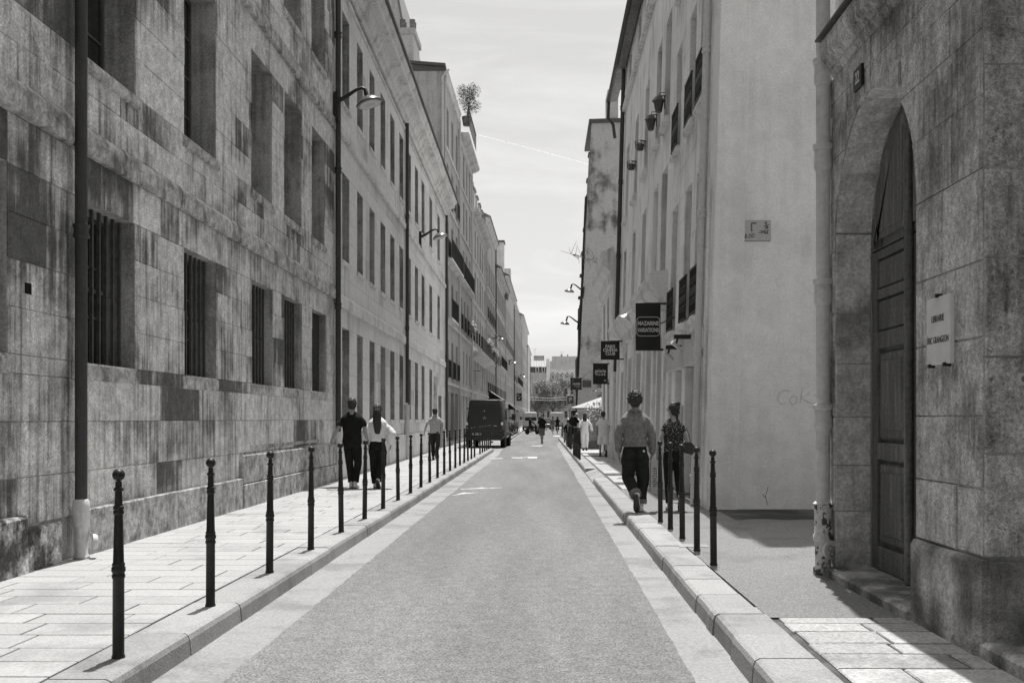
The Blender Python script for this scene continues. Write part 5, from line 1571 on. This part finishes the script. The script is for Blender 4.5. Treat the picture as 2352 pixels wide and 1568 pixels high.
def hand(mb, w, d, side, curl, inward, f=1.0):
    """palm and five fingers from wrist w along d; side is the thumb side, inward the palm direction"""
    d, side, inward = Vector(d).normalized(), Vector(side).normalized(), Vector(inward).normalized()
    w = Vector(w)
    P = lambda a, b, c: w + d * a + side * b + inward * c
    mb.tube([P(-.01, 0, 0), P(.03, 0, 0), P(.07, .0, .004), P(.09, 0, .006)], [(.027, .019), (.036, .018), (.041, .016), (.038, .012)], 10, side=side)
    for k, (o, L) in enumerate(((.030, .070), (.010, .078), (-.010, .072), (-.029, .058))):
        L *= f
        c = curl * (1 + .12 * k)
        p0 = P(.075, o, .004)
        p1 = p0 + d * (L * .5) + inward * (L * .12 * c)
        p2 = p1 + d * (L * .35 * (1 - .35 * c)) + inward * (L * .35 * c)
        p3 = p2 + d * (L * .28 * (1 - .8 * c)) + inward * (L * .28 * c)
        mb.tube([p0, p1, p2, p3], [.0105, .0095, .009, .007], 6)
    t0 = P(.015, .028, .004)
    mb.tube([t0, P(.045, .052, .016), P(.072, .058, .026), P(.090, .054, .032)], [.014, .012, .0105, .008], 6)
REST = dict(
    legs={-1: ((-.09, .03, .92), (-.10, .14, .50), (-.10, .16, .09), (0, 1, -.02)), 1: ((.09, 0, .92), (.10, .02, .49), (.09, -.30, .20), (0, .55, -.80))},
    arms={-1: ((-.20, 0, 1.42), (-.255, -.03, 1.14), (-.27, .06, .88)), 1: ((.20, 0, 1.42), (.255, -.05, 1.14), (.27, -.06, .88))})
def person(label, X, Y, z, Hh, rot=0, pose=None, top=None, sleeve=1, trousers='dark_denim', legw=1.0, cuff=.10, shorts=False, shoe='shoe_white', hair='short', hairm='hair', build=1.0, wide=1.0,
           vox=.010, hem=.90, puff=0, lean=0, curl=.55, neck=True, skirt=False, wr=.008, name='person', group=None, headturn=0, seated=False):
    pose = pose or REST
    o = thing(name, label, 'person', (X, Y, z), rot, group)
    k = Hh / 1.75
    o.scale = (k * wide, k * wide, k)
    body = MB()
    hy = lean
    sh = 1.42
    ctr = lambda zz: (0, hy * max(0, (zz - .92)) / .8, zz)
    bw = build
    # trunk, neck, head
    body.tube([ctr(.86), ctr(.95), ctr(1.08), ctr(1.22), ctr(1.32), ctr(1.385), ctr(1.45)], [(.13 * bw, .09), (.150 * bw, .10), (.128 * bw, .085), (.150 * bw, .098), (.160 * bw, .10), (.140 * bw, .08), (.06, .06)], 14, side=(1, 0, 0))
    hc = (0, hy + .02, 1.63)
    body.tube([(0, hy - .005, 1.43), (0, hy + .0, 1.50), (0, hy + .01, 1.57)], [(.064, .062), (.054, .056), (.056, .06)], 12, side=(1, 0, 0))
    T = Matrix.Translation(hc) @ Matrix.Rotation(headturn, 4, 'Z') @ Matrix.Translation(-Vector(hc))
    hd = MB()
    hd.ell(hc, (.074, .094, .115), 16, 12)
    hd.ell((0, hc[1] + .025, 1.565), (.055, .062, .055), 12, 8)
    hd.ell((0, hc[1] + .103, 1.605), (.014, .02, .026), 8, 6)
    for s in (-1, 1):
        hd.ell((s * .076, hc[1] - .005, 1.61), (.010, .022, .032), 8, 6)
    hd.xf(T)
    body.add(hd.v, hd.f)
    for s in (-1, 1):
        a, b, c = pose['arms'][s][:3]
        a = (a[0] * bw, a[1] + hy * .9, a[2])
        a1 = (a[0] * .95, a[1], a[2] - .11)
        body.tube([(a[0] * .5, a[1], a[2] - .06), (a[0] * .78, a[1], a[2] - .075), a1, lerp(a1, b, .5), b, lerp(b, c, .35), c], [.04, .045, .047, .042, .036, .036, .024], 10)
        d = Vector(c) - Vector(b)
        hd_ = pose['arms'][s][3] if len(pose['arms'][s]) > 3 else d
        hand(body, Vector(c) + d.normalized() * .01, hd_, (0, 1, .0), curl, (-s, .1, 0))
        hp, kn, an, td = pose['legs'][s]
        body.tube([hp, lerp(hp, kn, .45), kn, lerp(kn, an, .35), an], [.078, .068, .052, .05, .036], 10)
        fd = Vector(td).normalized()
        body.tube([Vector(an) - fd * .04 + Vector((0, 0, -.03)), Vector(an) + fd * .06 + Vector((0, 0, -.04)), Vector(an) + fd * .15 + Vector((0, 0, -.05))], [.034, .036, .026], 8)
    skinned(body, MT['skin'], 'body', o, vox)
    # top
    if top:
        t = MB()
        up_ = lambda zz, q: (0, ctr(zz)[1] + q, zz)
        t.tube([ctr(hem - .02), ctr(hem + .06), ctr(1.06), ctr(1.2), up_(1.29, -.008), up_(1.37, .004), up_(1.435, .026), up_(1.495, .034)],
               [(.172 * bw, .118), (.168 * bw, .118), (.160 * bw, .108), (.172 * bw, .116), (.192 * bw, .120), (.194 * bw, .106), (.150 * bw, .084), (.074, .070)], 16, side=(1, 0, 0))
        for s in (-1, 1):
            a, b, c = pose['arms'][s][:3]
            a = (a[0] * bw, a[1] + hy * .9, a[2])
            a = (a[0] * .93, a[1], a[2] - .055)
            q = [(a[0] * .5, a[1], a[2] - .03), (a[0] * .82, a[1], a[2] - .025), (a[0] * 1.02, a[1], a[2] - .075)]
            r = [.045, .058, .064]
            if sleeve > 0:
                q += [lerp(a, b, .5)]
                r += [.060 + puff * .25]
            if sleeve >= .5:
                q += [lerp(a, b, .72)]
                r += [.062 + puff * .4]
            if sleeve >= 1:
                q += [b, lerp(b, c, .5), lerp(b, c, .86), lerp(b, c, .97)]
                r += [.056 + puff * .8, .053 + puff * 1.2, .046 + puff * 1.0, .036]
            t.tube(q, r, 12)
        skinned(t, MT[top], 'shirt', o, vox, 7, wr)
    # trousers or shorts
    t = MB()
    t.tube([(0, 0, .80), (0, 0, .90), (0, hy * .1, .98), (0, hy * .15, 1.02)], [(.150 * bw, .118), (.166 * bw, .120), (.152 * bw, .108), (.146 * bw, .102)], 14, side=(1, 0, 0))
    for s in (-1, 1):
        hp, kn, an, td = pose['legs'][s]
        e = lerp(kn, an, 1 - cuff)
        q = [(hp[0] * .8, hp[1], hp[2] + .02), lerp(hp, kn, .4), lerp(hp, kn, .8), kn, lerp(kn, an, .4), e]
        r = [.098, .094 * legw, .080 * legw, .074 * legw, .070 * legw, .064 * legw]
        if shorts:
            q, r = q[:4], [.10, .10 * legw, .104 * legw, .106 * legw]
        t.tube(q, r, 12)
    skinned(t, MT[trousers], 'trousers' if not shorts else 'shorts', o, vox, 3, wr)
    for s in (-1, 1):
        hp, kn, an, td = pose['legs'][s]
        f = Vector(td).normalized()
        up = Vector((0, 0, 1))
        upf = (up - f * up.dot(f)).normalized()
        A = Vector(an) - upf * .045
        m = MB()
        m.tube([A - f * .085, A - f * .05, A + f * .03, A + f * .11, A + f * .17, A + f * .195], [(.028, .035), (.042, .048), (.043, .045), (.048, .034), (.042, .026), (.022, .016)], 10, side=(1, 0, 0))
        m.tube([Vector(an) + upf * .0 - f * .03, Vector(an) + upf * .05 - f * .025], [.045, .043], 10)
        so = skinned(m, MT[shoe], 'shoe', o, .012, 2)
        sl_ = MB()
        B = A - upf * .036
        sl_.tube([B - f * .095, B - f * .06, B + f * .04, B + f * .12, B + f * .175, B + f * .205], [(.024, .013), (.040, .014), (.040, .014), (.049, .014), (.042, .013), (.02, .010)], 10, side=(1, 0, 0))
        sl_.build('sole', MT['shoe_dark'], so, smooth=True)
    # hair
    h = MB()
    if hair in ('short', 'curly', 'bun', 'long', 'pony'):
        g = .014 if hair == 'curly' else .010
        h.ell((0, hc[1] - .018, 1.660 + g * .5), (.080 + g, .092 + g, .096 + g), 16, 12)
        h.ell((0, hc[1] - .045, 1.600), (.072 + g * .6, .055 + g, .07), 12, 10)
    if hair == 'curly':
        RR = random.Random(3)
        for _ in range(280):
            d = Vector((RR.gauss(0, 1), RR.gauss(0, 1), RR.gauss(.35, 1))).normalized()
            if d.z < -.55 or (d.y > .5 and d.z < .3): continue
            h.ell(Vector((0, hc[1] - .018, 1.668)) + Vector((d.x * .104, d.y * .112, d.z * .116)), (RR.uniform(.009, .019),) * 3, 7, 5)
    if hair == 'pony':
        h.tube([(0, hc[1] - .08, 1.70), (0.005, hc[1] - .135, 1.60), (.012, hc[1] - .155, 1.45), (.02, hc[1] - .15, 1.28), (.02, hc[1] - .14, 1.14)], [(.07, .05), (.082, .045), (.092, .04), (.085, .032), (.05, .015)], 12, side=(1, 0, 0))
    if hair == 'long':
        h.tube([(0, hc[1] - .05, 1.66), (0, hc[1] - .09, 1.55), (0, hc[1] - .12, 1.42), (0, hc[1] - .13, 1.36)], [(.08, .06), (.10, .05), (.11, .035), (.08, .02)], 12, side=(1, 0, 0))
    if hair == 'bun':
        h.ell((.015, hc[1] - .085, 1.735), (.048, .045, .045), 12, 8)
        h.tube([(0, hc[1] - .08, 1.60), (.015, hc[1] - .085, 1.53), (.02, hc[1] - .08, 1.47)], [(.045, .03), (.028, .02), (.012, .008)], 8, side=(1, 0, 0))
    h.xf(T)
    ho = skinned(h, MT[hairm], 'hair', o, (.006 if hair == 'curly' else .009) if vox < .0095 else .012, 1 if hair == 'curly' else 2, .004 if hair == 'curly' else .012, 34 if hair == 'curly' else 26)
    if abs(rot) > 2:
        for s in (-1, 1):
            MB().ell((s * .03, hc[1] + .088, 1.635), (.011, .006, .007), 8, 6).build('eye', MT['hair'], o)
        MB().ell((0, hc[1] + .086, 1.562), (.022, .006, .006), 8, 6).build('mouth', MT['dim_cloth'], o)
    return o
def mirror(p): return dict(legs={s: tuple((-v[0], v[1], v[2]) for v in p['legs'][-s]) for s in (-1, 1)}, arms={s: tuple((-v[0],) + tuple(v[1:]) for v in p['arms'][-s]) for s in (-1, 1)})

# couple on the left pavement
PA = dict(legs={-1: ((-.09, .02, .92), (-.07, .10, .50), (-.03, .10, .09), (.0, 1, 0)), 1: ((.09, 0, .92), (.10, .06, .50), (.06, .02, .09), (.05, 1, 0))},
          arms={-1: ((-.205, 0, 1.42), (-.27, -.06, 1.16), (-.40, .02, .95), (-.25, .3, -.9)), 1: ((.205, 0, 1.42), (.25, -.02, 1.14), (.30, .04, .88))})
p = person('man in black polo shirt and black trousers walking on the left pavement', -3.72, 19.5, .14, 1.76, 0, PA, 'black_cloth', .5, 'black_cloth', 1.02, .06, shoe='shoe_white', vox=.009, build=1.12, hem=.90, wr=.006)
PBw = dict(legs={-1: ((-.09, .02, .92), (-.08, .08, .50), (-.06, .09, .09), (.0, 1, 0)), 1: ((.09, 0, .92), (.08, .03, .50), (.05, -.20, .17), (.05, .6, -.75))},
           arms={-1: ((-.19, 0, 1.41), (-.27, -.03, 1.16), (-.26, .04, .90)), 1: ((.19, 0, 1.41), (.30, -.04, 1.16), (.27, .08, .92))})
p = person('woman in puffy white blouse with long dark ponytail beside the man in black', -3.24, 19.6, .14, 1.64, 0, PBw, 'white_cloth', 1, 'black_cloth', 1.22, .02, hair='pony', vox=.009, hem=1.0, puff=.045, build=1.02, wr=.012)
PC = dict(legs={-1: ((-.09, .02, .92), (-.08, .10, .50), (-.07, .10, .09), (.0, 1, 0)), 1: ((.09, 0, .92), (.09, .02, .49), (.08, -.24, .24), (.02, .4, -.9))},
          arms={-1: ((-.21, 0, 1.42), (-.29, -.05, 1.15), (-.37, .06, .92)), 1: ((.21, 0, 1.42), (.26, -.04, 1.16), (.22, .12, .98))})
person('man in a grey T-shirt and jeans walking on the left pavement near the wall', -3.57, 33.2, .14, 1.72, 0, PC, 'grey_cloth', .5, 'dark_denim', 1.0, .08, shoe='shoe_dark', vox=.012, build=1.1, wr=.008)
PD = mirror(REST)
PD['legs'][1] = ((.09, 0, .92), (.06, .12, .50), (.02, .12, .09), (0, 1, 0))
PD['legs'][-1] = ((-.09, 0, .92), (-.05, -.02, .50), (-.02, -.16, .13), (0, .8, -.5))
person('man in black T-shirt and grey shorts walking towards us mid road', .0, 60.8, 0, 1.80, PI, PD, 'black_cloth', .5, 'dim_cloth', 1.05, .1, True, 'shoe_dark', vox=.014, build=1.12)

# couple on the right pavement
PE = dict(legs={1: ((.09, .02, .92), (.12, .08, .50), (.085, .04, .09), (.0, 1, 0)), -1: ((-.09, 0, .92), (-.10, .06, .50), (.0, -.26, .24), (.10, .42, -.9))},
          arms={-1: ((-.195, 0, 1.43), (-.25, -.02, 1.14), (-.24, .05, .86)), 1: ((.195, 0, 1.43), (.25, -.02, 1.14), (.255, .06, .85), (0, .1, -1))})
den = person('man with curly hair in faded denim jacket and dark turned up jeans', 1.36, 14.55, .14, 1.745, 0, PE, 'grey_denim', 1, 'dark_denim', 1.22, .13, hair='curly', hairm='curls', shoe='shoe_white', vox=.009, build=1.08, hem=.98, puff=.006, wr=.011, lean=.03)
jk = MB().torus((0, 0, 0), .16, .016, 28, 6, 'z')
jk.v = [(a * 1.08 * 1.06, b * .76, c) for a, b, c in jk.v]
jk.build('jacket_hem', MT['grey_denim'], den, (0, 0, .975), smooth=True)
ck = MB().torus((0, 0, 0), .062, .020, 18, 6, 'z')
MB().add(ck.v, ck.f).build('collar', MT['grey_denim'], den, (0, -.005, 1.49), smooth=True)
for s, (kn, an) in ((1, ((.12, .08, .50), (.085, .04, .09))), (-1, ((-.10, .06, .50), (.0, -.26, .24)))):
    q, e = lerp(kn, an, .76), lerp(kn, an, .92)
    MB().tube([q, e], [.088, .086], 14).build('trouser_cuff', MT['dim_cloth'], den, smooth=True, angle=50)
for s in (-1, 1):
    MB().plate(-.06, .06, -.075, .06, -.004, .0, .002).build('back_pocket', MT['dark_denim'], den, (s * .085, -.131, .86))
MB().plate(-.015, .015, -.015, .015, -.003, .0, .001).build('pocket_label', MT['letter'], den, (.115, -.136, .90))
bag = thing('shopping_bag', 'narrow pale printed shopping bag hanging from the hand of the man in denim', 'bag', (1.36 + .27, 14.55 + .08, .14 + .84))
bm_ = MB()
bm_.prism([(-.045, -.56), (.05, -.57), (.055, -.10), (.02, -.02), (-.02, -.02), (-.04, -.10)], -.09, .09)
bm_.build('bag_body', MT['parasol'], bag)
MB().tube([(-.015, .0, -.05), (-.01, .0, .0), (.01, 0, 0), (.015, 0, -.05)], .006, 5).build('handle', MT['black_cloth'], bag)
lettering('KITCHEN', .085, bag, (.012, -.0915, -.33), MT['letter_dark'], rot=(PI / 2, PI / 2, 0), sx=.8, ext=.001)
PF = dict(legs={-1: ((-.085, .02, .92), (-.075, .10, .50), (-.055, .12, .09), (.0, 1, 0)), 1: ((.085, 0, .92), (.09, .05, .49), (.08, -.24, .22), (.02, .4, -.9))},
          arms={-1: ((-.175, 0, 1.41), (-.225, -.03, 1.14), (-.26, .06, .88)), 1: ((.175, 0, 1.41), (.225, -.04, 1.13), (.18, .20, 1.06), (-.5, .8, 0))})
wo_ = person('woman in sleeveless floral top and black trousers, hair in a bun', 1.955, 14.8, .14, 1.60, 0, PF, 'floral', 0, 'black_cloth', .92, .06, hair='bun', shoe='shoe_white', vox=.009, build=.95, hem=.98, wr=.006, headturn=.55)
hb_ = thing('handbag', 'small dark handbag under the arm of the woman in the floral top', 'bag', (2.20, 14.78, 1.07))
MB().prism([(-.10, .08), (.01, .09), (.10, -.02), (.02, -.10), (-.10, -.07)], -.03, .03).build('bag_body', MT['shoe_dark'], hb_)
MB().tube([(-.1, 0, .1), (-.05, 0, .30), (0, 0, .1)], .007, 5).build('strap', MT['iron'], hb_)
MB().torus((-.075, 0, 0), .026, .005, 12, 5, 'y').build('sunglasses', MT['iron'], wo_, (0.0, .06, 1.64), smooth=True)

# people by the cafe
PG = dict(legs={-1: ((-.09, 0, .92), (-.09, .02, .50), (-.08, .0, .09), (0, 1, 0)), 1: ((.09, 0, .92), (.09, .07, .50), (.07, .05, .09), (0, 1, 0))},
          arms={-1: ((-.20, 0, 1.42), (-.26, -.03, 1.14), (-.26, .06, .90)), 1: ((.20, 0, 1.42), (.28, -.03, 1.15), (.34, .04, .92))})
person('woman in white overalls with long dark hair standing by the cafe hedge', 1.86, 43.2, .14, 1.63, -.1, PG, 'white_cloth', 1, 'white_cloth', 1.1, .04, hair='long', shoe='shoe_dark', vox=.013)
person('man in a white shirt and white shorts walking by the corner of the right house', 2.20, 35.8, .14, 1.63, 0, REST, 'white_cloth', .5, 'white_cloth', 1.1, .1, True, 'shoe_dark', vox=.012, build=1.1, wide=1.05)
bk = person('tall person in dark clothes with curly hair and a black backpack near the cafe', 1.50, 47.5, .14, 1.74, 0, REST, 'black_cloth', .5, 'dark_denim', hair='curly', vox=.014)
bpk = thing('backpack', 'black backpack worn by the curly haired person near the cafe', 'backpack', (1.50, 47.3, .14 + 1.2))
MB().ell((0, 0, 0), (.17, .12, .25), 12, 8).build('bag_body', MT['black_cloth'], bpk, smooth=True)
MB().ell((0, -.1, -.08), (.11, .05, .12), 10, 6).build('front_pocket', MT['black_cloth'], bpk, smooth=True)
person('boy in a dark jacket beside the far cluster of bollards', 1.30, 50, .14, 1.32, 0, PG, 'black_cloth', 1, 'dim_cloth', vox=.014)
person('man in white T-shirt at the right kerb, farthest of the cafe group', 1.42, 58.5, .14, 1.70, 0, REST, 'white_cloth', .5, 'grey_cloth', shoe='shoe_dark', hairm='dim_cloth', vox=.014, build=1.1)
person('person in a white shirt half hidden behind the curly haired person with the backpack', 1.78, 51.5, .14, 1.66, 0, REST, 'white_cloth', .5, 'grey_cloth', hairm='grey_cloth', vox=.015)
person('pale haired person half hidden by the corner of the right house', 2.55, 38.2, .14, 1.72, 0, REST, 'white_cloth', .5, 'black_cloth', hairm='grey_cloth', vox=.014)
SIT = dict(legs={-1: ((-.09, 0, .86), (-.13, .34, .66), (-.10, .14, .30), (0, 1, -.1)), 1: ((.09, 0, .86), (.13, .36, .74), (.10, .24, .38), (0, 1, -.1))},
           arms={-1: ((-.20, .02, 1.42), (-.27, .20, 1.18), (-.24, .42, 1.08)), 1: ((.20, .02, 1.42), (.27, .20, 1.18), (.24, .42, 1.08))})
for x, y, lab, tp, tr_, hr in ((1.08, 100, 'man cyclist in a grey shirt riding away, left of the two riders', 'dim_cloth', 'grey_cloth', 'short'), (1.52, 98, 'woman cyclist in a dark top riding away, right of the two riders', 'black_cloth', 'black_cloth', 'long')):
    bicycle('bicycle ridden by the ' + ('man in grey' if 'man cyclist in a grey' in lab and 'woman' not in lab else 'woman in the dark top'), x, y, 0, 0, 'bicycles ridden away from us')
    person(lab, x, y - .22, .04, 1.72, 0, SIT, tp, .5, tr_, hair=hr, vox=.018, lean=.12)
rd = person('scooter rider in dark clothes wearing a helmet, far left side', -.95 - .22, 97.5 - .12, -.02, 1.72, -.9, SIT, 'black_cloth', 1, 'black_cloth', vox=.018, hair='none' if False else 'short')
MB().ell((0, .01, 1.66), (.125, .14, .135), 14, 10).build('helmet', MT['van_paint'], rd, smooth=True)
tb_ = thing('seated_person', 'dark clothed person crouching in the shade under the hedge', 'person', (2.05, 45.0, .14))
bpy.data.objects.remove(tb_)
bpy.data.scenes.remove(TMP)
